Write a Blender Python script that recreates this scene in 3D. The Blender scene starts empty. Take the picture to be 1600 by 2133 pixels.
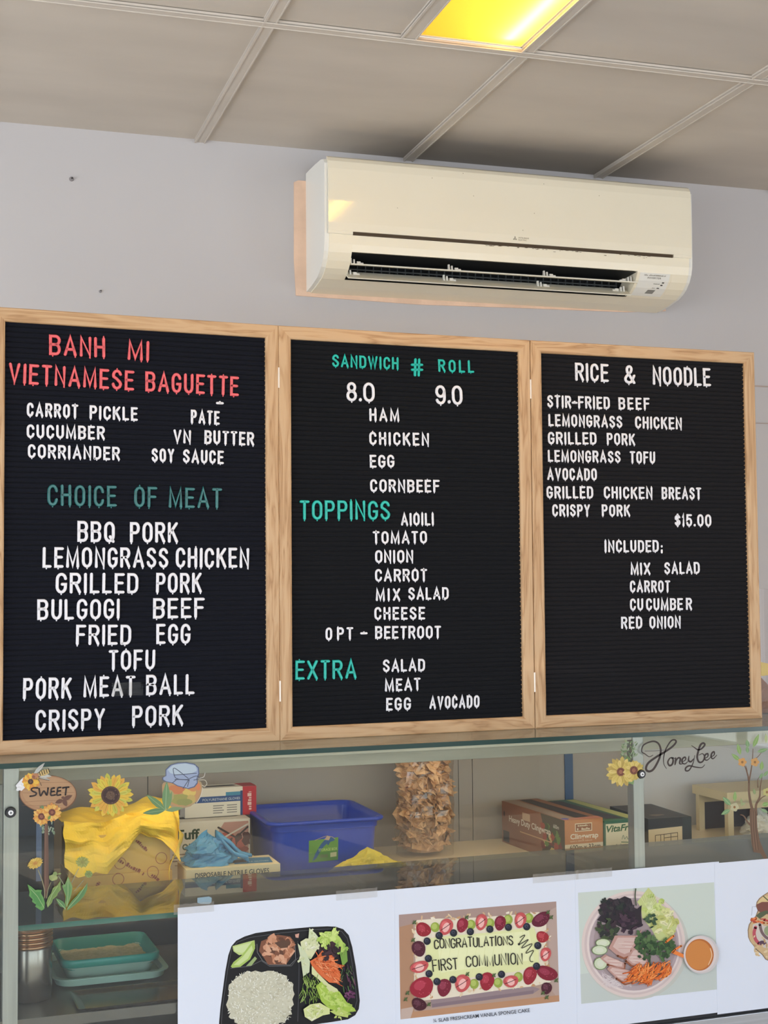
import bpy, bmesh, math, random
from math import sin, cos, pi, radians as rad
from mathutils import Vector, Matrix, noise

# ------------------------------------------------------------------ camera, world, lights, exposure
SC = bpy.context.scene
COL = SC.collection
F_PX, IMG_W, IMG_H = 2915.6, 1600.0, 2133.0
EYE = Vector((0.0, 0.0, 1.55))
def cam_axes(yaw, pitch, roll):
    f = Vector((sin(yaw)*cos(pitch), cos(yaw)*cos(pitch), sin(pitch)))
    r = Vector((cos(yaw), -sin(yaw), 0)); u = r.cross(f)
    return cos(roll)*r + sin(roll)*u, -sin(roll)*r + cos(roll)*u, f
CR, CU, CF = cam_axes(rad(19.682), rad(2.990), rad(-0.468))
cam = bpy.data.cameras.new('camera'); cam_o = bpy.data.objects.new('camera', cam); COL.objects.link(cam_o)
cam.sensor_fit = 'VERTICAL'; cam.sensor_height = 36.0; cam.sensor_width = 27.0
cam.lens = F_PX*36.0/IMG_H; cam.clip_start = 0.05; cam.clip_end = 60
m = Matrix.Identity(4)
for i in range(3):
    m[i][0], m[i][1], m[i][2], m[i][3] = CR[i], CU[i], -CF[i], EYE[i]
cam_o.matrix_world = m
SC.camera = cam_o

SC.view_settings.view_transform = 'Standard'
SC.view_settings.look = 'None'
SC.view_settings.gamma = 1.0
SC.view_settings.use_curve_mapping = False
SC.view_settings.exposure = 0.08

WA = rad(-2.0)                                     # the room is turned two degrees against the counter
RW = Matrix.Rotation(WA, 4, 'Z')
def WF(x, y, z): return RW @ Vector((x, y, z))     # a point of the room (z above the floor) in the scene

wd = bpy.data.worlds.new('World'); SC.world = wd; wd.use_nodes = True
nt = wd.node_tree; nt.nodes.clear()
def wn(t, **k):
    n = nt.nodes.new(t)
    for a, b in k.items(): setattr(n, a, b)
    return n
out = wn('ShaderNodeOutputWorld'); bg = wn('ShaderNodeBackground'); tc = wn('ShaderNodeTexCoord'); sp = wn('ShaderNodeSeparateXYZ'); cr = wn('ShaderNodeValToRGB')
nt.links.new(tc.outputs['Generated'], sp.inputs[0]); nt.links.new(sp.outputs['Z'], cr.inputs[0]); nt.links.new(cr.outputs[0], bg.inputs[0]); nt.links.new(bg.outputs[0], out.inputs[0])
cr.color_ramp.elements[0].position = 0.0; cr.color_ramp.elements[0].color = (0.80, 0.84, 0.88, 1)
cr.color_ramp.elements[1].position = 0.25; cr.color_ramp.elements[1].color = (0.80, 0.95, 1.18, 1)
bg.inputs[1].default_value = 4.4

def area(name, loc, rot, sx, sy, power, color, portal=False):
    l = bpy.data.lights.new(name, 'AREA'); l.shape = 'RECTANGLE'; l.size = sx; l.size_y = sy; l.energy = power; l.color = color
    o = bpy.data.objects.new(name, l); COL.objects.link(o); o.location = loc; o.rotation_euler = rot
    if portal: l.cycles.is_portal = True
    return o
ROOM_X0, ROOM_X1, ROOM_Y0, ROOM_Y1, ROOM_H = -2.6, 4.6, -3.6, 3.736, 2.765
WIN = [(-2.3, 0.2), (0.5, 2.2), (2.5, 4.3)]        # shop front openings (x range), z 0.6 .. 2.55
for i, (a, b) in enumerate(WIN):
    area('window_daylight', WF((a+b)/2, ROOM_Y0-0.06, 1.575), (rad(90), 0, WA+pi), b-a, 1.95, 10, (1, 1, 1), True)

LWIN = (-2.6, 3.3)                                  # opening in the left wall (y range)
area('window_daylight', WF(ROOM_X0-.06, sum(LWIN)/2, 1.425), (rad(90), 0, WA-pi/2), LWIN[1]-LWIN[0], 2.25, 10, (1, 1, 1), True)
ADDED_RWIN = (-2.9, 0.4)                                 # opening added in the right wall to brighten that side (y range)
area('window_daylight', WF(ROOM_X1+.06, sum(ADDED_RWIN)/2, 1.575), (rad(90), 0, WA+pi/2), ADDED_RWIN[1]-ADDED_RWIN[0], 1.95, 10, (1, 1, 1), True)  # daylight portal for the added right opening
sun = bpy.data.lights.new('sun', 'SUN'); sun.energy = 6.0; sun.angle = rad(.6); sun.color = (1.0, .93, .82)
sun_o = bpy.data.objects.new('sun', sun); COL.objects.link(sun_o); sun_o.rotation_euler = (rad(42), 0, rad(-14))

# ------------------------------------------------------------------ helpers
def lin(c):
    if isinstance(c, str): c = tuple(int(c[i:i+2], 16) for i in (0, 2, 4))
    return tuple(((v/255)/12.92 if v/255 <= 0.04045 else ((v/255+0.055)/1.055)**2.4) for v in c)
def ray(px, py):
    return CR*((px-IMG_W/2)/F_PX) - CU*((py-IMG_H/2)/F_PX) + CF
def at_y(px, py, Y):
    d = ray(px, py); return EYE + d*((Y-EYE.y)/d.y)
def at_plane(px, py, p0, n):
    d = ray(px, py); return EYE + d*((p0-EYE).dot(n)/d.dot(n))

MATS = {}
def mat(name, color, rough=0.5, metal=0.0, spec=0.5, var=0.0, vscale=8.0, bump=0.0, bscale=60.0, coat=0.0, vstretch=None, trans=0.0, alpha=1.0, sss=0.0, sheen=0.0):
    if name in MATS: return MATS[name]
    M = bpy.data.materials.new(name); M.use_nodes = True; t = M.node_tree
    b = t.nodes['Principled BSDF']; c = lin(color)
    b.inputs['Base Color'].default_value = (*c, 1); b.inputs['Roughness'].default_value = rough; b.inputs['Metallic'].default_value = metal
    b.inputs['Specular IOR Level'].default_value = spec; b.inputs['Coat Weight'].default_value = coat
    b.inputs['Transmission Weight'].default_value = trans; b.inputs['Alpha'].default_value = alpha
    b.inputs['Sheen Weight'].default_value = sheen
    if sss: b.inputs['Subsurface Weight'].default_value = sss; b.inputs['Subsurface Radius'].default_value = (.01, .006, .004)
    tcn = t.nodes.new('ShaderNodeTexCoord'); mp = t.nodes.new('ShaderNodeMapping'); t.links.new(tcn.outputs['Object'], mp.inputs[0])
    if vstretch: mp.inputs['Scale'].default_value = vstretch
    if var:
        n = t.nodes.new('ShaderNodeTexNoise'); n.inputs['Scale'].default_value = vscale; n.inputs['Detail'].default_value = 5
        r = t.nodes.new('ShaderNodeValToRGB'); t.links.new(mp.outputs[0], n.inputs[0]); t.links.new(n.outputs[0], r.inputs[0])
        r.color_ramp.elements[0].position = .3; r.color_ramp.elements[1].position = .7
        r.color_ramp.elements[0].color = (*[v*(1-var) for v in c], 1); r.color_ramp.elements[1].color = (*[min(1, v*(1+var*.6)) for v in c], 1)
        t.links.new(r.outputs[0], b.inputs['Base Color'])
    if bump:
        n2 = t.nodes.new('ShaderNodeTexNoise'); n2.inputs['Scale'].default_value = bscale; n2.inputs['Detail'].default_value = 4
        bp = t.nodes.new('ShaderNodeBump'); bp.inputs['Strength'].default_value = bump; bp.inputs['Distance'].default_value = .003
        t.links.new(mp.outputs[0], n2.inputs[0]); t.links.new(n2.outputs[0], bp.inputs['Height']); t.links.new(bp.outputs[0], b.inputs['Normal'])
    b.inputs['Coat IOR'].default_value = 1.7 if coat > .5 else 1.5
    MATS[name] = M; return M

def glass_mat(name, tint, rough=0.0, base=0.04):
    """thin clear sheet: see-through with a Fresnel mirror that grows towards grazing"""
    M = bpy.data.materials.new(name); M.use_nodes = True; t = M.node_tree; t.nodes.clear()
    N = lambda k: t.nodes.new(k)
    o = N('ShaderNodeOutputMaterial'); mx = N('ShaderNodeMixShader'); tr = N('ShaderNodeBsdfTransparent'); gl = N('ShaderNodeBsdfGlossy')
    g = N('ShaderNodeNewGeometry'); d = N('ShaderNodeVectorMath'); d.operation = 'DOT_PRODUCT'
    ab = N('ShaderNodeMath'); ab.operation = 'ABSOLUTE'; s = N('ShaderNodeMath'); s.operation = 'SUBTRACT'; s.inputs[0].default_value = 1
    p = N('ShaderNodeMath'); p.operation = 'POWER'; p.inputs[1].default_value = 5
    ma = N('ShaderNodeMath'); ma.operation = 'MULTIPLY_ADD'; ma.inputs[1].default_value = 1-base; ma.inputs[2].default_value = base
    L = t.links.new
    L(g.outputs['Normal'], d.inputs[0]); L(g.outputs['Incoming'], d.inputs[1]); L(d.outputs['Value'], ab.inputs[0]); L(ab.outputs[0], s.inputs[1]); L(s.outputs[0], p.inputs[0]); L(p.outputs[0], ma.inputs[0])
    L(ma.outputs[0], mx.inputs[0]); L(tr.outputs[0], mx.inputs[1]); L(gl.outputs[0], mx.inputs[2]); L(mx.outputs[0], o.inputs[0])
    tr.inputs[0].default_value = (*tint, 1); gl.inputs['Roughness'].default_value = rough
    return M

def link(name, me, mats, parent=None, smooth=False):
    o = bpy.data.objects.new(name, me); COL.objects.link(o)
    for mm in (mats if isinstance(mats, (list, tuple)) else [mats]): me.materials.append(mm)
    if smooth:
        for p in me.polygons: p.use_smooth = True
    if parent is not None: o.parent = parent
    return o
def bm_obj(name, bm, mats, parent=None, smooth=False, bevel=0.0, seg=2):
    if bevel:
        bmesh.ops.bevel(bm, geom=[e for e in bm.edges if len(e.link_faces) == 2 and e.calc_face_angle(0) > 0.5], offset=bevel, segments=seg, affect='EDGES', profile=.5, clamp_overlap=True)
    bmesh.ops.recalc_face_normals(bm, faces=bm.faces)
    me = bpy.data.meshes.new(name); bm.to_mesh(me); bm.free()
    return link(name, me, mats, parent, smooth)
def box(bm, x0, x1, y0, y1, z0, z1, mi=0, rot=None):
    vs = [bm.verts.new((x, y, z)) for x in (x0, x1) for y in (y0, y1) for z in (z0, z1)]
    for q in ((0, 1, 3, 2), (4, 6, 7, 5), (0, 4, 5, 1), (2, 3, 7, 6), (0, 2, 6, 4), (1, 5, 7, 3)):
        f = bm.faces.new([vs[i] for i in q]); f.material_index = mi
    if rot is not None: bmesh.ops.transform(bm, matrix=rot, verts=vs)
    return vs
def boxo(name, x0, x1, y0, y1, z0, z1, mats, parent=None, bevel=0.0, smooth=False):
    bm = bmesh.new(); box(bm, x0, x1, y0, y1, z0, z1); return bm_obj(name, bm, mats, parent, smooth, bevel)
def prism(bm, pts, axis, a, b, mi=0):
    """extrude a closed 2D outline along an axis: axis 0 -> pts are (y,z), 1 -> (x,z), 2 -> (x,y)"""
    def P(u, v, w): return {0: (w, u, v), 1: (u, w, v), 2: (u, v, w)}[axis]
    A = [bm.verts.new(P(u, v, a)) for u, v in pts]; B = [bm.verts.new(P(u, v, b)) for u, v in pts]
    n = len(pts)
    for f in (A, list(reversed(B))):
        ff = bm.faces.new(f); ff.material_index = mi
    for i in range(n):
        ff = bm.faces.new((A[i], B[i], B[(i+1) % n], A[(i+1) % n])); ff.material_index = mi
def lathe(bm, prof, cx=0, cy=0, n=40, mi=0, cap=True):
    rings = []
    for r, z in prof:
        rings.append([bm.verts.new((cx+r*cos(2*pi*i/n), cy+r*sin(2*pi*i/n), z)) for i in range(n)])
    for a, b in zip(rings, rings[1:]):
        for i in range(n):
            f = bm.faces.new((a[i], a[(i+1) % n], b[(i+1) % n], b[i])); f.material_index = mi
    if cap:
        bm.faces.new(rings[0]); bm.faces.new(rings[-1])
def tag(o, label, cat, group=None, kind=None):
    o['label'] = label; o['category'] = cat
    if group: o['group'] = group
    if kind: o['kind'] = kind
    return o
def thing(name, loc, label, cat, rz=0.0, group=None):
    o = bpy.data.objects.new(name, None); COL.objects.link(o); o.location = loc; o.rotation_euler = (0, 0, rz); o.empty_display_size = .05
    return tag(o, label, cat, group)
def structure(o): o['kind'] = 'structure'; return o

# flat printed art: coloured polygons laid over each other by a few microns
def print_mat(name, sat, val):
    M = bpy.data.materials.new(name); M.use_nodes = True; t = M.node_tree
    a = t.nodes.new('ShaderNodeVertexColor'); a.layer_name = 'Ink'; b = t.nodes['Principled BSDF']; hs = t.nodes.new('ShaderNodeHueSaturation'); hs.inputs['Value'].default_value = val; hs.inputs['Saturation'].default_value = sat
    t.links.new(a.outputs['Color'], hs.inputs['Color']); t.links.new(hs.outputs[0], b.inputs['Base Color']); b.inputs['Roughness'].default_value = .5; b.inputs['Specular IOR Level'].default_value = .3
    return M
INK = print_mat('printed_ink', 1.0, .84); STICKER_INK = print_mat('sticker_ink', .96, .72)
STEP = 6e-6
class Art:
    """collects 2D polygons; to3(u, v) -> plane coordinates; frame() maps pixels of a zoomed view onto the photograph"""
    def __init__(s, Y=None, px=True, to=None):
        s.polys = []; s.Y = Y; s.fr = (0, 0, 1); s.px = px; s.to = to; s.k = 0
    def frame(s, ox, oy, sc): s.fr = (ox, oy, sc); return s
    def conv(s, x, y):
        if s.to: return s.to(x, y)
        if not s.px: return (x, y)
        ox, oy, sc = s.fr; p = at_y(ox+x/sc, oy+y/sc, s.Y); return (p.x, p.z)
    def poly(s, pts, col, raw=False):
        s.k += 1
        s.polys.append(([p if raw else s.conv(*p) for p in pts], lin(col), s.k)); return s
    def blob(s, cx, cy, rx, ry, col, rot=0.0, n=14, jit=0.0, seed=0):
        rn = random.Random(seed*7919+int(cx*3+cy*5)); pts = []
        for i in range(n):
            t = 2*pi*i/n; k = 1+rn.uniform(-jit, jit); x, y = rx*k*cos(t), ry*k*sin(t)
            pts.append((cx+x*cos(rot)-y*sin(rot), cy+x*sin(rot)+y*cos(rot)))
        return s.poly(pts, col)
    def line(s, pts, w, col, w2=None, smooth=False):
        if smooth: pts = catmull(pts)
        n = len(pts); ws = w if isinstance(w, list) else [w+(w2-w)*i/(n-1) if w2 is not None else w for i in range(n)]
        if isinstance(w, list) and len(w) != n: ws = [w[min(len(w)-1, int(i*(len(w)-1)/(n-1)+.5))] for i in range(n)]
        L, R = [], []
        for i, (x, y) in enumerate(pts):
            a = pts[max(0, i-1)]; b = pts[min(n-1, i+1)]; dx, dy = b[0]-a[0], b[1]-a[1]; d = math.hypot(dx, dy) or 1
            nx, ny = -dy/d*ws[i]/2, dx/d*ws[i]/2
            L.append((x+nx, y+ny)); R.append((x-nx, y-ny))
        s.k += 1
        for i in range(n-1):
            s.polys.append(([s.conv(*q) for q in (L[i], L[i+1], R[i+1], R[i])], lin(col), s.k))
        for (x, y), r in ((pts[0], ws[0]/2), (pts[-1], ws[-1]/2)):
            s.polys.append(([s.conv(x+r*cos(2*pi*i/8), y+r*sin(2*pi*i/8)) for i in range(8)], lin(col), s.k))
        return s
    def leaf(s, x0, y0, x1, y1, w, col, vein=None):
        dx, dy = x1-x0, y1-y0; L = math.hypot(dx, dy) or 1; nx, ny = -dy/L*w/2, dx/L*w/2
        prof = [(0, 0), (.15, .55), (.35, 1), (.6, .9), (.82, .5), (1, 0)]
        pts = [(x0+dx*t+nx*k, y0+dy*t+ny*k) for t, k in prof]+[(x0+dx*t-nx*k, y0+dy*t-ny*k) for t, k in reversed(prof[1:-1])]
        s.poly(pts, col)
        if vein: s.line([(x0, y0), (x0+dx*.9, y0+dy*.9)], w*.08, vein)
        return s
    def bars(s, x0, y0, x1, y1, h, col, seed=0):
        """print too small to read: a row of uneven dashes"""
        rn = random.Random(seed); d = math.hypot(x1-x0, y1-y0); ux, uy = (x1-x0)/d, (y1-y0)/d; t = 0
        while t < d:
            w = h*rn.uniform(.25, .8); k = h*rn.uniform(.55, 1); w = min(w, d-t)
            if rn.random() < .86: s.poly([(x0+ux*t, y0+uy*t), (x0+ux*(t+w), y0+uy*(t+w)), (x0+ux*(t+w)-uy*k, y0+uy*(t+w)+ux*k), (x0+ux*t-uy*k, y0+uy*t+ux*k)], col)
            t += w+h*.18
        return s
    def text(s, txt, x0, y0, x1, y1, h, col, bold=0.0, shear=0.0, spacing=1.0):
        """flat lettering from baseline (x0,y0) to (x1,y1) with capital height h, in the frame's own units (y down)"""
        vs, fs, w, ch = text_mesh(txt, bold, shear, spacing)
        ex, ey = (x1-x0)/w, (y1-y0)/w; d = math.hypot(ex, ey)*w; ux, uy = (x1-x0)/d, (y1-y0)/d
        sg = -1 if (s.px and not s.to) or s.to else 1
        vx, vy = (uy, -ux) if sg == -1 else (-uy, ux)
        s.k += 1
        P = [s.conv(x0+ex*v[0]+vx*h/ch*v[1], y0+ey*v[0]+vy*h/ch*v[1]) for v in vs]
        for f in fs: s.polys.append(([P[i] for i in f], lin(col), s.k))
        return s
    def mesh(s, name, place, parent=None, lift=0.0, m=None):
        """place(u, v, off) -> local coordinates, off = distance towards the viewer"""
        V, Fc, C = [], [], []
        for pts, c, k in s.polys:
            b = len(V); V += [place(u, v, lift+k*STEP) for u, v in pts]; Fc.append(list(range(b, b+len(pts)))); C.append(c)
        me = bpy.data.meshes.new(name); me.from_pydata([tuple(v) for v in V], [], Fc)
        ca = me.color_attributes.new('Ink', 'FLOAT_COLOR', 'CORNER')
        i = 0
        for p, c in zip(me.polygons, C):
            for _ in p.loop_indices: ca.data[i].color = (*c, 1); i += 1
        return link(name, me, m or INK, parent)
def catmull(pts, k=6):
    out = []
    for i in range(len(pts)-1):
        p0 = pts[max(0, i-1)]; p1 = pts[i]; p2 = pts[i+1]; p3 = pts[min(len(pts)-1, i+2)]
        for j in range(k):
            t = j/k; out.append(tuple(.5*((2*p1[q])+(-p0[q]+p2[q])*t+(2*p0[q]-5*p1[q]+4*p2[q]-p3[q])*t*t+(-p0[q]+3*p1[q]-3*p2[q]+p3[q])*t**3) for q in (0, 1)))
    return out+[pts[-1]]
_tc = {}
def text_mesh(txt, bold=0.0, shear=0.0, spacing=1.0):
    key = (txt, bold, shear, spacing)
    if key in _tc: return _tc[key]
    res = []
    for t in (txt, 'H'):
        c = bpy.data.curves.new('t', 'FONT'); c.body = t; c.offset = bold; c.shear = shear; c.space_character = spacing; c.resolution_u = 3
        o = bpy.data.objects.new('t', c); COL.objects.link(o)
        dg = bpy.context.evaluated_depsgraph_get()
        me = bpy.data.meshes.new_from_object(o.evaluated_get(dg))
        res.append(([(v.co.x, v.co.y) for v in me.vertices], [list(p.vertices) for p in me.polygons]))
        bpy.data.objects.remove(o); bpy.data.curves.remove(c); bpy.data.meshes.remove(me)
    xs = [v[0] for v in res[0][0]]; x0 = min(xs)
    vs = [(x-x0, y) for x, y in res[0][0]]
    _tc[key] = (vs, res[0][1], max(xs)-x0, max(v[1] for v in res[1][0])); return _tc[key]

# ------------------------------------------------------------------ shared materials
def wood_mat():
    M = bpy.data.materials.new('light_oak'); M.use_nodes = True; t = M.node_tree; b = t.nodes['Principled BSDF']; N = lambda k: t.nodes.new(k); L = t.links.new
    tcn = N('ShaderNodeTexCoord'); inf = N('ShaderNodeObjectInfo'); add = N('ShaderNodeVectorMath'); add.operation = 'ADD'
    mul = N('ShaderNodeMath'); mul.operation = 'MULTIPLY'; mul.inputs[1].default_value = 37
    L(inf.outputs['Random'], mul.inputs[0]); L(tcn.outputs['Object'], add.inputs[0]); L(mul.outputs[0], add.inputs[1])
    mp = N('ShaderNodeMapping'); mp.inputs['Scale'].default_value = (2.2, 14, 22); L(add.outputs[0], mp.inputs[0])
    n1 = N('ShaderNodeTexNoise'); n1.inputs['Scale'].default_value = 1.6; n1.inputs['Detail'].default_value = 3; n1.inputs['Distortion'].default_value = .8; L(mp.outputs[0], n1.inputs[0])
    w = N('ShaderNodeMath'); w.operation = 'MULTIPLY'; w.inputs[1].default_value = 9; L(n1.outputs[0], w.inputs[0])
    fr = N('ShaderNodeMath'); fr.operation = 'PINGPONG'; fr.inputs[1].default_value = 1; L(w.outputs[0], fr.inputs[0])
    mp2 = N('ShaderNodeMapping'); mp2.inputs['Scale'].default_value = (14, 300, 420); L(add.outputs[0], mp2.inputs[0])
    n2 = N('ShaderNodeTexNoise'); n2.inputs['Scale'].default_value = 1; n2.inputs['Detail'].default_value = 3; L(mp2.outputs[0], n2.inputs[0])
    mixf = N('ShaderNodeMath'); mixf.operation = 'MULTIPLY_ADD'; mixf.inputs[1].default_value = .45; L(n2.outputs[0], mixf.inputs[0])
    sc = N('ShaderNodeMath'); sc.operation = 'MULTIPLY'; sc.inputs[1].default_value = .55; L(fr.outputs[0], sc.inputs[0]); L(sc.outputs[0], mixf.inputs[2])
    r = N('ShaderNodeValToRGB'); L(mixf.outputs[0], r.inputs[0])
    r.color_ramp.elements[0].position = .12; r.color_ramp.elements[0].color = (*lin((156, 117, 80)), 1)
    r.color_ramp.elements[1].position = .62; r.color_ramp.elements[1].color = (*lin((198, 164, 126)), 1)
    e = r.color_ramp.elements.new(.34); e.color = (*lin((186, 149, 109)), 1)
    L(r.outputs[0], b.inputs['Base Color']); b.inputs['Roughness'].default_value = .5; b.inputs['Specular IOR Level'].default_value = .35
    return M
OAK = wood_mat()
WHITE_PLASTIC = mat('white_letter_plastic', (226, 224, 228), .35)
RED_PLASTIC = mat('red_letter_plastic', (226, 96, 100), .3, var=.18, vscale=3)
TEAL_PLASTIC = mat('teal_letter_plastic', (10, 176, 160), .3, var=.18, vscale=3)
DTEAL_PLASTIC = mat('smoky_teal_letter_plastic', (34, 104, 102), .25, var=.5, vscale=2.2)
STEEL = mat('brushed_steel', (176, 178, 180), .38, metal=.85, var=.12, vscale=4, vstretch=(1, 40, 40))
ALU = mat('anodised_aluminium', (172, 166, 158), .42, metal=.6, var=.1, vscale=6, vstretch=(30, 30, 1))
BLACK = mat('black_plastic', (16, 17, 20), .4)
GLASS = glass_mat('clear_glass', (.93, .965, .95), 0, .030)
GLASS_EDGE = mat('green_glass_edge', (16, 52, 46), .12, spec=.6)
SHELF_EDGE = mat('green_shelf_edge', (14, 96, 82), .15, spec=.6)

# ------------------------------------------------------------------ the room
FLOOR_M = mat('floor_tile', (204, 188, 166), .35, var=.1, vscale=3)
WALL_M = mat('painted_plaster', (193, 190, 191), .75, var=.03, vscale=1.5, bump=.04, bscale=40)
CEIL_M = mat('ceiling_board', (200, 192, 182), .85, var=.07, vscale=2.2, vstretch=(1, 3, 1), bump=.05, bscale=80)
TBAR_M = mat('ceiling_bar_enamel', (204, 196, 186), .45, var=.06, vscale=7)
def stain_and_shade_ceiling():                               # soot and dust plus the air conditioner's shadow, painted into the boards, ragged edge
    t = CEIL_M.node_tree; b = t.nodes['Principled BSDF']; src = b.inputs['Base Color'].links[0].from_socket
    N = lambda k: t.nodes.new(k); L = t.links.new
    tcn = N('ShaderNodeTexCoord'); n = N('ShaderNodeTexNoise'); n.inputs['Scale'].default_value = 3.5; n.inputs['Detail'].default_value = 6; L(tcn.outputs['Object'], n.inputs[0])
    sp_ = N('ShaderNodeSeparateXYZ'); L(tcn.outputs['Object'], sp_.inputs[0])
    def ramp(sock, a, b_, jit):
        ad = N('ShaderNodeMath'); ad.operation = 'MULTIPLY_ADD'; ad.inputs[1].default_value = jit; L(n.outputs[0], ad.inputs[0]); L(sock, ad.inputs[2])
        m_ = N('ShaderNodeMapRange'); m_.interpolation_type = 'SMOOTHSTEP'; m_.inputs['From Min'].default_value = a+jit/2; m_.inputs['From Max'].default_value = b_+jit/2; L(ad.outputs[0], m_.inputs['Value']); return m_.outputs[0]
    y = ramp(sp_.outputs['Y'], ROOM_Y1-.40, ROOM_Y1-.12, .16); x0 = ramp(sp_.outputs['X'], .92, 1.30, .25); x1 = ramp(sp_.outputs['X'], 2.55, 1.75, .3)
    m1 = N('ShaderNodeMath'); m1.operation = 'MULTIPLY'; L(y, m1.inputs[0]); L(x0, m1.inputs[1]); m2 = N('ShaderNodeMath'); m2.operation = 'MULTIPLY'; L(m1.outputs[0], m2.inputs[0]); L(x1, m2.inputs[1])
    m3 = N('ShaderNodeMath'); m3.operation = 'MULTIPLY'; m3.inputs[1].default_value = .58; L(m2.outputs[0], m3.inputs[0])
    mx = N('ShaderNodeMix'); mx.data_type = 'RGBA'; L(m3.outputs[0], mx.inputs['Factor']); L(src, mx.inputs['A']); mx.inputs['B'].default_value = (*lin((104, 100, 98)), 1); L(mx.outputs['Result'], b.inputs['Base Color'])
stain_and_shade_ceiling()
def room(o): o.rotation_euler = (0, 0, WA); return structure(o)
room(boxo('floor', ROOM_X0-.1, ROOM_X1+.1, ROOM_Y0-.2, ROOM_Y1+.1, -.1, 0, FLOOR_M))
room(boxo('wall_back', ROOM_X0-.1, ROOM_X1+.1, ROOM_Y1, ROOM_Y1+.1, 0, ROOM_H+.3, WALL_M))
bm = bmesh.new()
box(bm, ROOM_X0-.1, ROOM_X0, ROOM_Y0, LWIN[0], 0, ROOM_H); box(bm, ROOM_X0-.1, ROOM_X0, LWIN[1], ROOM_Y1, 0, ROOM_H); box(bm, ROOM_X0-.1, ROOM_X0, LWIN[0], LWIN[1], 0, .3); box(bm, ROOM_X0-.1, ROOM_X0, LWIN[0], LWIN[1], 2.55, ROOM_H)
room(bm_obj('wall_left', bm, WALL_M))
bm = bmesh.new()
box(bm, ROOM_X1, ROOM_X1+.1, ROOM_Y0, ADDED_RWIN[0], 0, ROOM_H); box(bm, ROOM_X1, ROOM_X1+.1, ADDED_RWIN[1], ROOM_Y1, 0, ROOM_H); box(bm, ROOM_X1, ROOM_X1+.1, ADDED_RWIN[0], ADDED_RWIN[1], 0, .6); box(bm, ROOM_X1, ROOM_X1+.1, ADDED_RWIN[0], ADDED_RWIN[1], 2.55, ROOM_H)
room(bm_obj('wall_right', bm, WALL_M))
bm = bmesh.new()
xs = [ROOM_X0] + [v for w in WIN for v in w] + [ROOM_X1]
for i in range(0, len(xs), 2): box(bm, xs[i], xs[i+1], ROOM_Y0-.1, ROOM_Y0, 0, ROOM_H)
for a, b in WIN:
    box(bm, a, b, ROOM_Y0-.1, ROOM_Y0, 0, .6); box(bm, a, b, ROOM_Y0-.1, ROOM_Y0, 2.55, ROOM_H)
room(bm_obj('wall_front', bm, WALL_M))
FRAME_M = mat('shopfront_frame', (60, 62, 66), .4, metal=.4)
for i, (a, b) in enumerate(WIN):
    bm = bmesh.new(); k = .035
    for x in (a, (a+b)/2-k/2, b-k): box(bm, x, x+k, ROOM_Y0-.07, ROOM_Y0-.02, .6, 2.55)
    for z in (.6, 2.55-k): box(bm, a, b, ROOM_Y0-.07, ROOM_Y0-.02, z, z+k)
    room(bm_obj('window_%d' % (i+1), bm, FRAME_M))

bm = bmesh.new(); k = .035
for y in (LWIN[0], LWIN[0]/2+LWIN[1]/2, LWIN[1]-k): box(bm, ROOM_X0-.07, ROOM_X0-.02, y, y+k, .3, 2.55)
for z in (.3, 2.55-k): box(bm, ROOM_X0-.07, ROOM_X0-.02, LWIN[0], LWIN[1], z, z+k)
room(bm_obj('window_4', bm, FRAME_M))

bm = bmesh.new()
for y in (ADDED_RWIN[0], ADDED_RWIN[0]/2+ADDED_RWIN[1]/2, ADDED_RWIN[1]-k): box(bm, ROOM_X1+.02, ROOM_X1+.07, y, y+k, .6, 2.55)
for z in (.6, 2.55-k): box(bm, ROOM_X1+.02, ROOM_X1+.07, ADDED_RWIN[0], ADDED_RWIN[1], z, z+k)
room(bm_obj('window_5', bm, FRAME_M))  # frame of the added right opening

# ceiling: boards lying in a grid of bars, one narrow bay holds the light
GX0, GDX, CROSS_Y = 0.6715, 0.600, ROOM_Y1 - 0.8413
LX0, LX1 = GX0 + .326, GX0 + .600       # light bay between the half bar and the second bar
LY0, LY1 = CROSS_Y - 1.2, CROSS_Y
bm = bmesh.new()
gxs = [GX0 + GDX*k for k in range(-6, 8)]
gys = [ROOM_Y1, CROSS_Y, CROSS_Y-1.2, CROSS_Y-2.4, CROSS_Y-3.6, CROSS_Y-4.8, CROSS_Y-6.4]
for i in range(len(gxs)-1):
    for j in range(len(gys)-1):
        x0, x1, y1, y0 = gxs[i], gxs[i+1], gys[j], gys[j+1]
        if abs(x0-GX0) < 1e-6 and j == 1: x1 = LX0
        box(bm, x0, x1, y0, y1, ROOM_H+.004, ROOM_H+.016)
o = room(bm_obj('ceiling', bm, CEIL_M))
ti = 0
def tbar(x0, x1, y0, y1):
    global ti
    ti += 1; bm = bmesh.new()
    box(bm, x0, x1, y0, y1, ROOM_H-.004, ROOM_H+.005)
    if x1-x0 < y1-y0: box(bm, x0, x0+.005, y0, y1, ROOM_H-.007, ROOM_H); box(bm, x1-.003, x1, y0, y1, ROOM_H-.006, ROOM_H)
    else: box(bm, x0, x1, y0, y0+.004, ROOM_H-.0055, ROOM_H); box(bm, x0, x1, y1-.003, y1, ROOM_H-.0055, ROOM_H); bmesh.ops.translate(bm, vec=(0, 0, -.0023), verts=bm.verts)
    room(bm_obj('trim_%d' % ti, bm, TBAR_M, bevel=.0008, seg=1))
for x in gxs[1:-1]: tbar(x-.0145, x+.0145, ROOM_Y0, ROOM_Y1)
tbar(LX0-.03, LX0+.006, LY0, LY1)
for y in gys[1:-1]: tbar(ROOM_X0, ROOM_X1, y-.013, y+.013)

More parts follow.
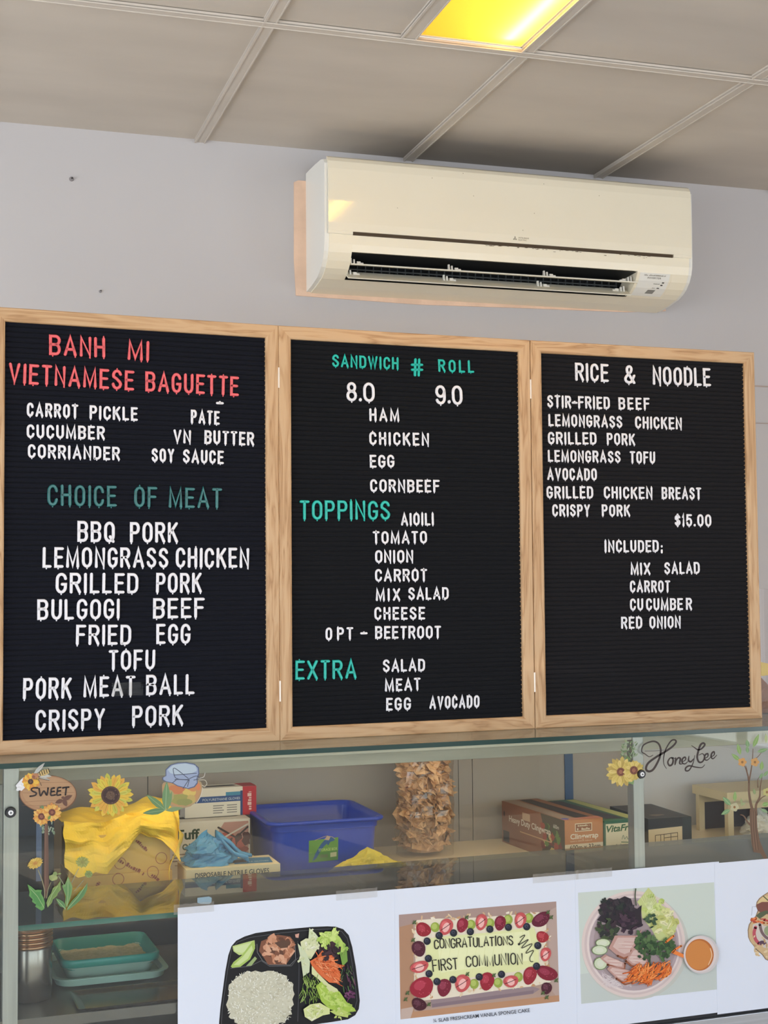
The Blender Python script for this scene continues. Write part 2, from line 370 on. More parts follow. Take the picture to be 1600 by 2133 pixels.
def light_fitting(x0, x1, y0, y1, label):
    cx, cy = (x0+x1)/2, (y0+y1)/2
    t = thing('ceiling_light', WF(cx, cy, ROOM_H), label, 'light', WA, 'ceiling lights')
    w, d = (x1-x0)/2, (y1-y0)/2
    bm = bmesh.new()
    box(bm, -w, w, -d, d, .11, .115)
    for a, b, c, e in ((-w, -w+.004, -d, d), (w-.004, w, -d, d), (-w, w, -d, -d+.004), (-w, w, d-.004, d)): box(bm, a, b, c, e, .004, .11)
    bm_obj('housing', bm, mat('light_housing_enamel', (225, 215, 190), .4), t)
    M = bpy.data.materials.get('yellowed_diffuser')
    if M is None:
        M = bpy.data.materials.new('yellowed_diffuser'); M.use_nodes = True; q = M.node_tree; q.nodes.clear()
        oo = q.nodes.new('ShaderNodeOutputMaterial'); tl = q.nodes.new('ShaderNodeBsdfTranslucent'); df = q.nodes.new('ShaderNodeBsdfDiffuse'); mx = q.nodes.new('ShaderNodeMixShader')
        tl.inputs[0].default_value = (*lin((255, 206, 80)), 1); df.inputs[0].default_value = (*lin((240, 220, 150)), 1); mx.inputs[0].default_value = .12
        q.links.new(tl.outputs[0], mx.inputs[1]); q.links.new(df.outputs[0], mx.inputs[2]); q.links.new(mx.outputs[0], oo.inputs[0])
    bm = bmesh.new(); v = [bm.verts.new(p) for p in ((-w+.004, -d+.004, .006), (w-.004, -d+.004, .006), (w-.004, d-.004, .006), (-w+.004, d-.004, .006))]; bm.faces.new(v)
    bm_obj('diffuser', bm, M, t)
    E = bpy.data.materials.get('lit_tube')
    if E is None:
        E = bpy.data.materials.new('lit_tube'); E.use_nodes = True; q = E.node_tree; q.nodes.clear()
        oo = q.nodes.new('ShaderNodeOutputMaterial'); em = q.nodes.new('ShaderNodeEmission'); em.inputs[0].default_value = (1, .93, .78, 1); em.inputs[1].default_value = 21.0
        q.links.new(em.outputs[0], oo.inputs[0])
    bm = bmesh.new()
    bmesh.ops.create_cone(bm, cap_ends=True, segments=10, radius1=.013, radius2=.013, depth=2*d-.06, matrix=Matrix.Translation((w-.046, 0, .0225)) @ Matrix.Rotation(pi/2, 4, 'X'))
    bm_obj('tube', bm, E, t)
    return t
light_fitting(LX0+.006, LX1-.0145, LY0+.013, LY1-.013, 'yellowed rectangular ceiling light glowing white along one edge')

# marks on the back wall
def wall_disc(x, z, r, label, name, cat):
    t = thing(name, WF(x, ROOM_Y1, z), label, cat, WA)
    bm = bmesh.new(); bmesh.ops.create_cone(bm, cap_ends=True, segments=14, radius1=r, radius2=r*.7, depth=.006, matrix=Matrix.Translation((0, -.003, 0)) @ Matrix.Rotation(pi/2, 4, 'X')); bm_obj('collar', bm, mat('grey_wall_plug', (140, 136, 138), .5), t)
    bm = bmesh.new(); bmesh.ops.create_cone(bm, cap_ends=True, segments=10, radius1=r*.45, radius2=r*.3, depth=.006, matrix=Matrix.Translation((.001, -.0075, .001)) @ Matrix.Rotation(pi/2, 4, 'X')); bm_obj('screw', bm, mat('dark_screw', (70, 66, 66), .4, metal=.5), t)
def wall_pt(px, py):
    n = (RW.to_3x3() @ Vector((0, 1, 0))); p = at_plane(px, py, WF(0, ROOM_Y1, 0), n); return RW.inverted() @ p
p = wall_pt(149, 373); wall_disc(p.x, p.z, .0065, 'small grey wall plug with a screw, high on the bare wall', 'wall_plug', 'wall plug')
p = wall_pt(209, 607); wall_disc(p.x, p.z, .004, 'tiny pale wall plug just above the BANH MI board', 'wall_plug', 'wall plug')
# unpainted strip left around the air conditioner and joint lines low on the right
a, b = wall_pt(612, 380), wall_pt(1386, 651); c_ = wall_pt(616, 616)
bm = bmesh.new()
pts = [(a.x, a.z), (a.x+.012, a.z+.006), (a.x+.3, a.z+.006), (b.x, a.z), (b.x, b.z+.004), (b.x-.13, b.z-.006), (1.6, b.z-.012), (1.3, c_.z-.006), (a.x+.004, c_.z), (a.x-.001, c_.z+.1)]
prism(bm, pts, 1, ROOM_Y1-.0035, ROOM_Y1+.001)
room(bm_obj('trim_%d' % (ti+1), bm, mat('bare_peach_plaster', (236, 202, 176), .85, var=.12, vscale=14, bump=.3, bscale=90), bevel=.001, seg=1))
for k, (py_, h_) in enumerate(((805, .004), (882, .0025))):
    p = wall_pt(1590, py_); room(boxo('trim_%d' % (ti+2+k), p.x-.25, p.x+1.0, ROOM_Y1-.003, ROOM_Y1+.001, p.z-h_/2, p.z+h_/2, mat('joint_strip', (176, 160, 150), .6)))

# ------------------------------------------------------------------ air conditioner on the back wall
CREAM = mat('aged_cream_plastic', (238, 230, 208), .32, var=.03, vscale=3, coat=.15)
CREAM2 = mat('pale_cream_plastic', (234, 233, 226), .4, var=.02, vscale=3)
VANE = mat('vane_plastic', (222, 218, 202), .35)
DARKIN = mat('dark_fan_cavity', (14, 17, 20), .6)
AC_W = 1.100
ac = thing('air_conditioner', WF(.969, ROOM_Y1-.0035, 1.55+.812), 'long cream split air conditioner mounted high on the wall under the ceiling', 'air conditioner', WA)
full_prof = [(0, .338), (-.045, .337), (-.100, .335), (-.160, .331), (-.190, .324), (-.199, .312), (-.1995, .22), (-.1975, .119), (-.196, .095), (-.190, .073), (-.178, .053), (-.160, .036), (-.140, .025), (-.118, .016), (-.06, .006), (0, 0)]
mid_prof = full_prof[:9] + [(-.192, .076), (-.150, .080), (-.085, .082), (-.055, .050), (-.085, .020), (-.118, .0165), (-.06, .006), (0, 0)]
OX0, OX1 = .076, .925
bm = bmesh.new()
prism(bm, full_prof, 0, .012, OX0); prism(bm, mid_prof, 0, OX0, OX1); prism(bm, full_prof, 0, OX1, AC_W-.012)
o = bm_obj('casing', bm, CREAM, ac)
for nm, x0, x1 in (('end_cap', 0, .0125), ('end_cap', AC_W-.0125, AC_W)):
    bm = bmesh.new(); s = [(y*.985, .003+z*.985) for y, z in full_prof]; prism(bm, s, 0, x0, x1); o = bm_obj(nm, bm, CREAM2, ac, bevel=.0035); o['label'] = 'paler rounded end cap'
bm = bmesh.new()                                    # front panel, stands a little proud of the casing
fp = [(-.204, .128), (-.2055, .150), (-.2055, .295), (-.203, .315), (-.196, .326), (-.188, .331), (-.185, .325), (-.192, .31), (-.198, .29), (-.198, .128)]
prism(bm, fp, 0, .008, AC_W-.008)
for x0, x1 in ((.008, .076), (1.035, AC_W-.008)):
    prism(bm, [(-.2025, .1205), (-.203, .128), (-.198, .128), (-.197, .1205)], 0, x0, x1)
o = bm_obj('front_panel', bm, mat('glossy_cream_plastic', (238, 230, 208), .3, var=.03, vscale=3, coat=1.0), ac, bevel=.0012, seg=2)
boxo('panel_gap', .077, 1.034, -.1993, -.19, .1195, .1285, mat('dusty_dark_gap', (74, 60, 44), .8), ac)
# fan cavity with its cross flow blades
bm = bmesh.new(); prism(bm, [(-.186, .0745), (-.150, .0785), (-.087, .0805), (-.057, .050), (-.087, .022), (-.118, .0185), (-.100, .030), (-.0800, .05), (-.1, .070), (-.16, .0735)], 0, OX0+.001, OX1-.001)
o = bm_obj('air_outlet', bm, DARKIN, ac); o['label'] = 'dark open air outlet'
bm = bmesh.new()
for k in range(36):
    x = OX0+.02+k*(OX1-OX0-.04)/35; box(bm, x-.001, x+.001, -.098, -.0805, .036, .066)
box(bm, OX0+.018, OX1-.018, -.0985, -.0975, .049, .053); bm_obj('fan_blades', bm, mat('grey_fan_blade', (52, 58, 60), .5), ac)
def vane(z0, d0, z1, d1, th, x0, x1):
    bm = bmesh.new(); dx, dz = d1-d0, z1-z0; L = math.hypot(dx, dz); nx, nz = -dz/L*th/2, dx/L*th/2
    prism(bm, [(-(d0+nx), z0+nz), (-((d0+d1)/2+nx*1.5), (z0+z1)/2+nz*1.5), (-(d1+nx), z1+nz), (-(d1-nx), z1-nz), (-(d0-nx), z0-nz)], 0, x0, x1)
    v = bm_obj('air_vane', bm, VANE, ac, bevel=.0008, seg=1)
    for fx in (.004, .333, .667, .985):
        bm = bmesh.new(); X = x0+fx*(x1-x0)
        for q, hh in ((0, .016), (.009, .013), (.022, .008), (.030, .005)):
            sx = -1 if fx > .9 else 1
            zz = (z0+z1)/2+.001; dd = (d0+d1)/2-.002
            if q == 0 or q == .009: prism(bm, [(-dd-.004, zz), (-dd-.002, zz+hh), (-dd+.004, zz+hh), (-dd+.006, zz)], 0, X+sx*q-.002, X+sx*q+.002)
            else: prism(bm, [(-dd-.004, zz), (-dd-.002, zz+hh), (-dd+.004, zz+hh), (-dd+.006, zz)], 0, X+sx*q-.005, X+sx*q+.005)
        bm_obj('vane_clip', bm, mat('white_clip_plastic', (236, 234, 226), .35), v, bevel=.0008, seg=1)
vane(.0465, .180, .0525, .146, .0032, OX0+.002, OX1+.006)
vane(.0135, .158, .0385, .116, .0032, OX0-.001, OX1-.004)
# indicator panel to the right of the outlet, with its print
def cyl_pt(z):
    for (y0, z0), (y1, z1) in zip(full_prof[6:], full_prof[7:]):
        if z1 <= z <= z0: return y0+(y1-y0)*(z0-z)/(z0-z1)
    return -.19
bm = bmesh.new()
zz = [.073, .063, .053, .044, .036, .030, .025, .02]
prof = [(cyl_pt(z)-.0012, z) for z in zz]+[(cyl_pt(z)+.002, z) for z in reversed(zz)]
prism(bm, prof, 0, .934, 1.030)
pn = bm_obj('indicator_panel', bm, CREAM2, ac)
A = Art(px=False)
A.bars(.948, .0655, 1.016, .0655, .0038, (170, 166, 156), 1); A.text('INVERTER', .960, .0585, 1.004, .0585, .0042, (120, 118, 112), bold=.01)
A.poly([(1.010, .0485), (1.017, .0485), (1.017, .0515), (1.010, .0515)], (84, 82, 78)); A.poly([(1.008, .0425), (1.015, .0425), (1.015, .0455), (1.008, .0455)], (84, 82, 78)); A.bars(.985, .0455, 1.004, .0455, .002, (130, 128, 122), 2)
A.poly([(1.000, .0355), (1.008, .0355), (1.008, .038), (1.000, .038)], (110, 106, 98)); A.bars(.985, .0358, .996, .0358, .002, (160, 156, 146), 3)
A.poly([(.972, .0245), (.997, .0245), (1.000, .0325), (.976, .0325)], (150, 148, 142))
A.poly([(.936, .0545), (1.028, .0545), (1.028, .0549), (.936, .0549)], (250, 246, 236))
A.mesh('panel_print', lambda u, v, off: (u, cyl_pt(v)-.0016-off, v), pn)
A = Art(px=False)                                   # maker's mark: three lozenges and two small lines
cx, cy, r = .5415, .1405, .0062
for k in range(3):
    t = pi/2+k*2*pi/3; d = (cos(t), sin(t)); e = (cos(t-pi/6)*r*.62, sin(t-pi/6)*r*.62); g = (cos(t+pi/6)*r*.62, sin(t+pi/6)*r*.62)
    A.poly([(cx, cy), (cx+e[0], cy+e[1]), (cx+d[0]*r*1.08, cy+d[1]*r*1.08), (cx+g[0], cy+g[1])], (150, 140, 118))
A.text('MITSUBISHI', .552, .1412, .583, .1412, .0042, (168, 158, 134)); A.text('ELECTRIC', .552, .1355, .577, .1355, .0038, (168, 158, 134))
A.mesh('maker_mark', lambda u, v, off: (u, -.2042-.0004-(.0015*(v-.128)/.022)-off, v), ac)
bm = bmesh.new(); prof = [(cyl_pt(z)-.0010, z) for z in zz]+[(cyl_pt(z)+.002, z) for z in reversed(zz)]; prism(bm, prof, 0, 1.036, 1.084); bm_obj('service_lid', bm, CREAM, ac)
A = Art(px=False)
rn = random.Random(4)
for k in range(46):
    x = rn.uniform(.45, .98); A.blob(x, .1195-rn.uniform(0, .003)*(1 if rn.random() < .8 else 2.5), rn.uniform(.001, .006), rn.uniform(.0004, .0009), (112, 92, 66), n=7, jit=.3, seed=k)
for x, z in ((.42, .25), (.60, .215), (.565, .165), (.30, .29), (.39, .31), (.63, .30), (.2, .2), (.8, .28)): A.blob(x, z, .0013, .0013, (150, 138, 112), n=7, jit=.3, seed=3)
gs_ = A.mesh('grime_specks', lambda u, v, off: (u, (-.2060 if v > .13 else -.1985)-.0002-off, v), ac); gs_['kind'] = 'stuff'

# ------------------------------------------------------------------ letterboards
BW, BH, FW = .600, .8882, .0281
BZ = 1.55-.328
BOARDS = [('BANH MI', Vector((.1961, 2.8592, BZ)), rad(2.831)), ('SANDWICH ROLL', Vector((.7956, 2.8888, BZ)), rad(.624)), ('RICE & NOODLE', Vector((1.3970, 2.8953, BZ)), rad(-.628))]
FELTS = [mat('blue_black_felt', (18, 20, 29), .95, spec=.15, bump=.25, bscale=900, sheen=.04), mat('black_felt', (20, 21, 25), .95, spec=.15, bump=.25, bscale=900, sheen=.04), mat('charcoal_felt', (27, 26, 29), .95, spec=.15, bump=.25, bscale=900, sheen=.04)]
BLAB = ['tall oak-framed black letterboard headed BANH MI with choice of meat list', 'oak-framed black letterboard headed SANDWICH # ROLL, between the other two boards', 'oak-framed black letterboard headed RICE & NOODLE']
def mitre(name, L, w, d, parent, loc, rz):
    """one frame member along local x, mitred ends, outer edge at z=0 rising w"""
    bm = bmesh.new(); b = .0015
    def ring(z, y):
        return z, y
    prof = [(b, 0), (w-.0045, 0), (w-.0015, .0012), (w, .003), (w, d), (0, d), (0, b)]
    A_ = [bm.verts.new((z, y, z)) for z, y in prof]; B_ = [bm.verts.new((L-z, y, z)) for z, y in prof]
    n = len(prof)
    for i in range(n): bm.faces.new((A_[i], A_[(i+1) % n], B_[(i+1) % n], B_[i]))
    bm.faces.new(A_[::-1]); bm.faces.new(B_)
    o = bm_obj(name, bm, OAK, parent); o.location = loc; o.rotation_euler = (0, rz, 0); return o
BOBJ = []
for bi, (nm, bl, yaw) in enumerate(BOARDS):
    t = thing('letterboard', bl, BLAB[bi], 'letterboard', yaw, 'letterboards standing on the glass counter')
    D = .022
    mitre('frame_rail', BW, FW, D, t, (0, 0, 0), 0)
    mitre('frame_rail', BW, FW, D, t, (BW, 0, BH), pi)
    mitre('frame_stile', BH, FW, D, t, (0, 0, BH), pi/2)
    mitre('frame_stile', BH, FW, D, t, (BW, 0, 0), -pi/2)
    bm = bmesh.new(); pitch = .01045; z = FW-.002; top = BH-FW+.002; prof = []
    while z < top:
        for f, y in ((0, .0135), (.12, .0135), (.17, .0095), (.30, .0082), (.56, .0078), (.82, .0082), (.95, .0095)):
            if z+f*pitch < top: prof.append((y, z+f*pitch))
        z += pitch
    prof += [(.0125, top), (.02, top), (.02, FW-.002)]
    Av = [bm.verts.new((FW-.002, y, z)) for y, z in prof]; Bv = [bm.verts.new((BW-FW+.002, y, z)) for y, z in prof]
    for i in range(len(prof)-1): bm.faces.new((Av[i], Bv[i], Bv[i+1], Av[i+1]))
    bm.faces.new((Av[-1], Bv[-1], Bv[0], Av[0]))
    o = bm_obj('felt_panel', bm, FELTS[bi], t); o['label'] = 'grooved black felt'
    if bi < 2:
        for z in (.105, .775):
            bm = bmesh.new(); box(bm, BW-.0016, BW+.0018, -.0012, .006, z-.022, z+.022); bm_obj('hinge', bm, mat('pale_hinge_metal', (226, 214, 200), .35, metal=.4), t, bevel=.0004, seg=1)
    BOBJ.append(t)
# lint on the felt
FELT_Y = .0078
def felt_frame(bi):
    nm, bl, yaw = BOARDS[bi]; X = Vector((cos(yaw), sin(yaw), 0)); N = Vector((-sin(yaw), cos(yaw), 0)); return bl, X, N
def on_felt(bi, px, py):
    bl, X, N = felt_frame(bi); p = at_plane(px, py, bl+N*FELT_Y, N)-bl; return p.dot(X), p.z

# letters: single-stroke plastic glyphs with little pegs
def arc(cx, cy, rx, ry, a0, a1, n=9): return [(cx+rx*cos(rad(a0+(a1-a0)*i/(n-1))), cy+ry*sin(rad(a0+(a1-a0)*i/(n-1)))) for i in range(n)]
def stad(ry=.3): return arc(.5, 1-ry, .5, ry, 0, 180, 11)+arc(.5, ry, .5, ry, 180, 360, 11)
GL = {
 'A': (.60, [[(0, 0), (.5, 1), (1, 0)], [(.17, .3), (.83, .3)]], [1]),
 'B': (.54, [[(.6, .53), (0, .53), (0, 1), (.58, 1)]+arc(.58, .765, .42, .235, 80, -80, 8)+[(.55, .53), (.6, .53)]+arc(.6, .265, .40, .265, 85, -85, 8)+[(.58, 0), (0, 0), (0, .53)]], [.25]),
 'C': (.52, [arc(.5, .7, .5, .3, 8, 180, 12)+arc(.5, .3, .5, .3, 180, 352, 12)], [.5]),
 'D': (.54, [[(0, 0), (0, 1), (.5, 1)]+arc(.5, .68, .5, .32, 80, 0, 7)+arc(.5, .32, .5, .32, 0, -80, 7)+[(.5, 0), (0, 0)]], [.4]),
 'E': (.48, [[(1, 1), (0, 1), (0, 0), (1, 0)], [(0, .52), (.86, .52)]], [.4]),
 'F': (.48, [[(1, 1), (0, 1), (0, 0)], [(0, .52), (.86, .52)]], [0]),
 'G': (.53, [arc(.5, .7, .5, .3, 12, 180, 12)+arc(.5, .3, .5, .3, 180, 350, 12)+[(1, .44), (.6, .44)]], [.5]),
 'H': (.52, [[(0, 0), (0, 1)], [(1, 0), (1, 1)], [(0, .52), (1, .52)]], [1]),
 'I': (.12, [[(.5, 0), (.5, 1)]], [.5]),
 'K': (.55, [[(0, 0), (0, 1)], [(.95, 1), (.04, .42)], [(.36, .62), (1, 0)]], [1]),
 'L': (.46, [[(0, 1), (0, 0), (1, 0)]], [.4]),
 'M': (.68, [[(0, 0), (.04, 1), (.5, .06), (.96, 1), (1, 0)]], [1]),
 'N': (.54, [[(0, 0), (0, 1), (1, 0), (1, 1)]], [1]),
 'O': (.54, [stad()+['c']], [.5]),
 'P': (.52, [[(0, 0), (0, 1), (.6, 1)]+arc(.6, .74, .4, .26, 82, -82, 9)+[(.6, .48), (0, .48)]], [0]),
 'Q': (.55, [stad()+['c'], [(.6, .24), (.98, -.02)]], [.5]),
 'R': (.54, [[(0, 0), (0, 1), (.6, 1)]+arc(.6, .75, .4, .25, 82, -82, 9)+[(.6, .5), (0, .5)], [(.52, .48), (1, 0)]], [1]),
 'S': (.52, [arc(.5, .745, .48, .255, 15, 180, 9)+[(.06, .66)]+arc(.5, .5, .1, .04, 170, 20, 3)[1:2]+[(.9, .36)]+arc(.5, .265, .5, .265, 0, -172, 10)], [.5]),
 'T': (.50, [[(0, 1), (1, 1)], [(.5, 1), (.5, 0)]], [.5]),
 'U': (.52, [[(0, 1), (0, .3)]+arc(.5, .3, .5, .3, 180, 360, 11)+[(1, 1)]], [.5]),
 'V': (.56, [[(0, 1), (.5, 0), (1, 1)]], [.5]),
 'W': (.74, [[(0, 1), (.25, 0), (.5, .95), (.75, 0), (1, 1)]], [.25]),
 'X': (.56, [[(0, 0), (1, 1)], [(0, 1), (1, 0)]], [1]),
 'Y': (.54, [[(0, 1), (.5, .48), (1, 1)], [(.5, .48), (.5, 0)]], [.5]),
 '0': (.52, [stad(.34)+['c']], [.5]),
 '1': (.20, [[(0, .8), (.75, 1), (.75, 0)]], [.75]),
 '5': (.50, [[(.92, 1), (.12, 1), (.04, .56), (.3, .64)]+arc(.5, .33, .5, .33, 90, -165, 12)], [.5]),
 '8': (.52, [arc(.5, .765, .42, .235, 0, 360, 16)[:-1]+['c'], arc(.5, .265, .5, .265, 0, 360, 16)[:-1]+['c']], [.5]),
 '9': (.52, [arc(.5, .70, .46, .30, 0, 360, 16)[:-1]+['c'], [(.96, .70), (.97, .35)]+arc(.5, .28, .46, .28, 0, -160, 9)], [.5]),
 '#': (.62, [[(.28, 0), (.36, 1)], [(.66, 0), (.74, 1)], [(0, .34), (1, .36)], [(0, .66), (1, .68)]], []),
 '&': (.58, [[(1, 0), (.22, .66)]+arc(.45, .82, .26, .18, 190, -20, 9)+[(.62, .66), (.2, .42)]+arc(.42, .21, .42, .21, 150, 330, 8)+[(.92, .32), (1, .42)]], [.4]),
 '$': (.48, [arc(.5, .72, .48, .2, 20, 180, 8)+[(.08, .62), (.9, .40)]+arc(.5, .27, .5, .2, 0, -165, 8), [(.5, -.04), (.5, 1.04)]], [.5]),
 '.': (.13, [[(.5, .02), (.5, .04)]], []),
 '-': (.42, [[(0, .45), (1, .45)], [(.5, .45), (.5, .53)]], []),
 ';': (.14, [[(.5, .56), (.5, .6)], [(.55, .12), (.35, -.12)]], []),
}
_gm = {}
def sweep(bm, pts, w, t, closed=False):
    n = len(pts); P = [Vector((p[0], p[1])) for p in pts]
    rings = []
    prof = [(-1, 0), (-1, .55), (-.62, 1), (.62, 1), (1, .55), (1, 0)]
    def ring(c, nx, nz, sc):
        return [bm.verts.new((c.x+nx*w/2*sc*a, -t*h, c.y+nz*w/2*sc*a)) for a, h in prof]
    secs = []
    for i in range(n):
        if closed: a, b, c = P[i-1], P[i], P[(i+1) % n]
        else: a, b, c = P[max(0, i-1)], P[i], P[min(n-1, i+1)]
        d0 = (b-a).normalized() if (b-a).length > 1e-9 else (c-b).normalized(); d1 = (c-b).normalized() if (c-b).length > 1e-9 else d0
        d = (d0+d1); d = d.normalized() if d.length > 1e-6 else d0
        k = 1/max(.45, d.dot(d0)); secs.append((b, d, k))
    if not closed:
        b, d, k = secs[0]
        for s_ in (.98, .7, .35): rings.append(ring(b-d*(w/2*s_), -d.y, d.x, max(.12, math.sqrt(1-s_*s_))))
    for b, d, k in secs: rings.append(ring(b, -d.y, d.x, k))
    if not closed:
        b, d, k = secs[-1]
        for s_ in (.35, .7, .98): rings.append(ring(b+d*(w/2*s_), -d.y, d.x, max(.12, math.sqrt(1-s_*s_))))
    m_ = len(rings); q = len(prof)
    for i in range(m_ if closed else m_-1):
        A_, B_ = rings[i], rings[(i+1) % m_]
        for j in range(q-1): bm.faces.new((A_[j], A_[j+1], B_[j+1], B_[j]))
    if not closed: bm.faces.new(rings[0]); bm.faces.new(rings[-1][::-1])
def glyph(ch, wid, stroke, mt, topnub):
    """unit cap height; wid = width in cap heights"""
    key = (ch, round(wid, 2), stroke, mt.name, topnub)
    if key in _gm: return _gm[key]
    w0, strokes, nubs = GL[ch]; bm = bmesh.new(); h = stroke/2
    fx = lambda x: h+x*max(0.0001, wid-stroke) if wid > stroke*1.02 else wid/2
    fz = lambda z: h+z*(1-stroke)
    for s in strokes:
        closed = s[-1] == 'c'; pts = [(fx(p[0]), fz(p[1])) for p in s if p != 'c']
        q = [pts[0]]
        for p in pts[1:]:
            if math.hypot(p[0]-q[-1][0], p[1]-q[-1][1]) > 1e-4: q.append(p)
        if len(q) < 2: q.append((q[0][0], q[0][1]+1e-3))
        sweep(bm, q, stroke if ch not in '.;' else stroke*1.15, .085, closed)
    for nx in nubs:
        x = fx(nx); sweep(bm, [(x, h), (x, -.035)], stroke*.48, .05)
        if topnub: sweep(bm, [(x, 1-h), (x, 1.04)], stroke*.48, .05)
    bmesh.ops.recalc_face_normals(bm, faces=bm.faces)
    me = bpy.data.meshes.new('letter_mesh'); bm.to_mesh(me); bm.free(); me.materials.append(mt)
    _gm[key] = me; return me

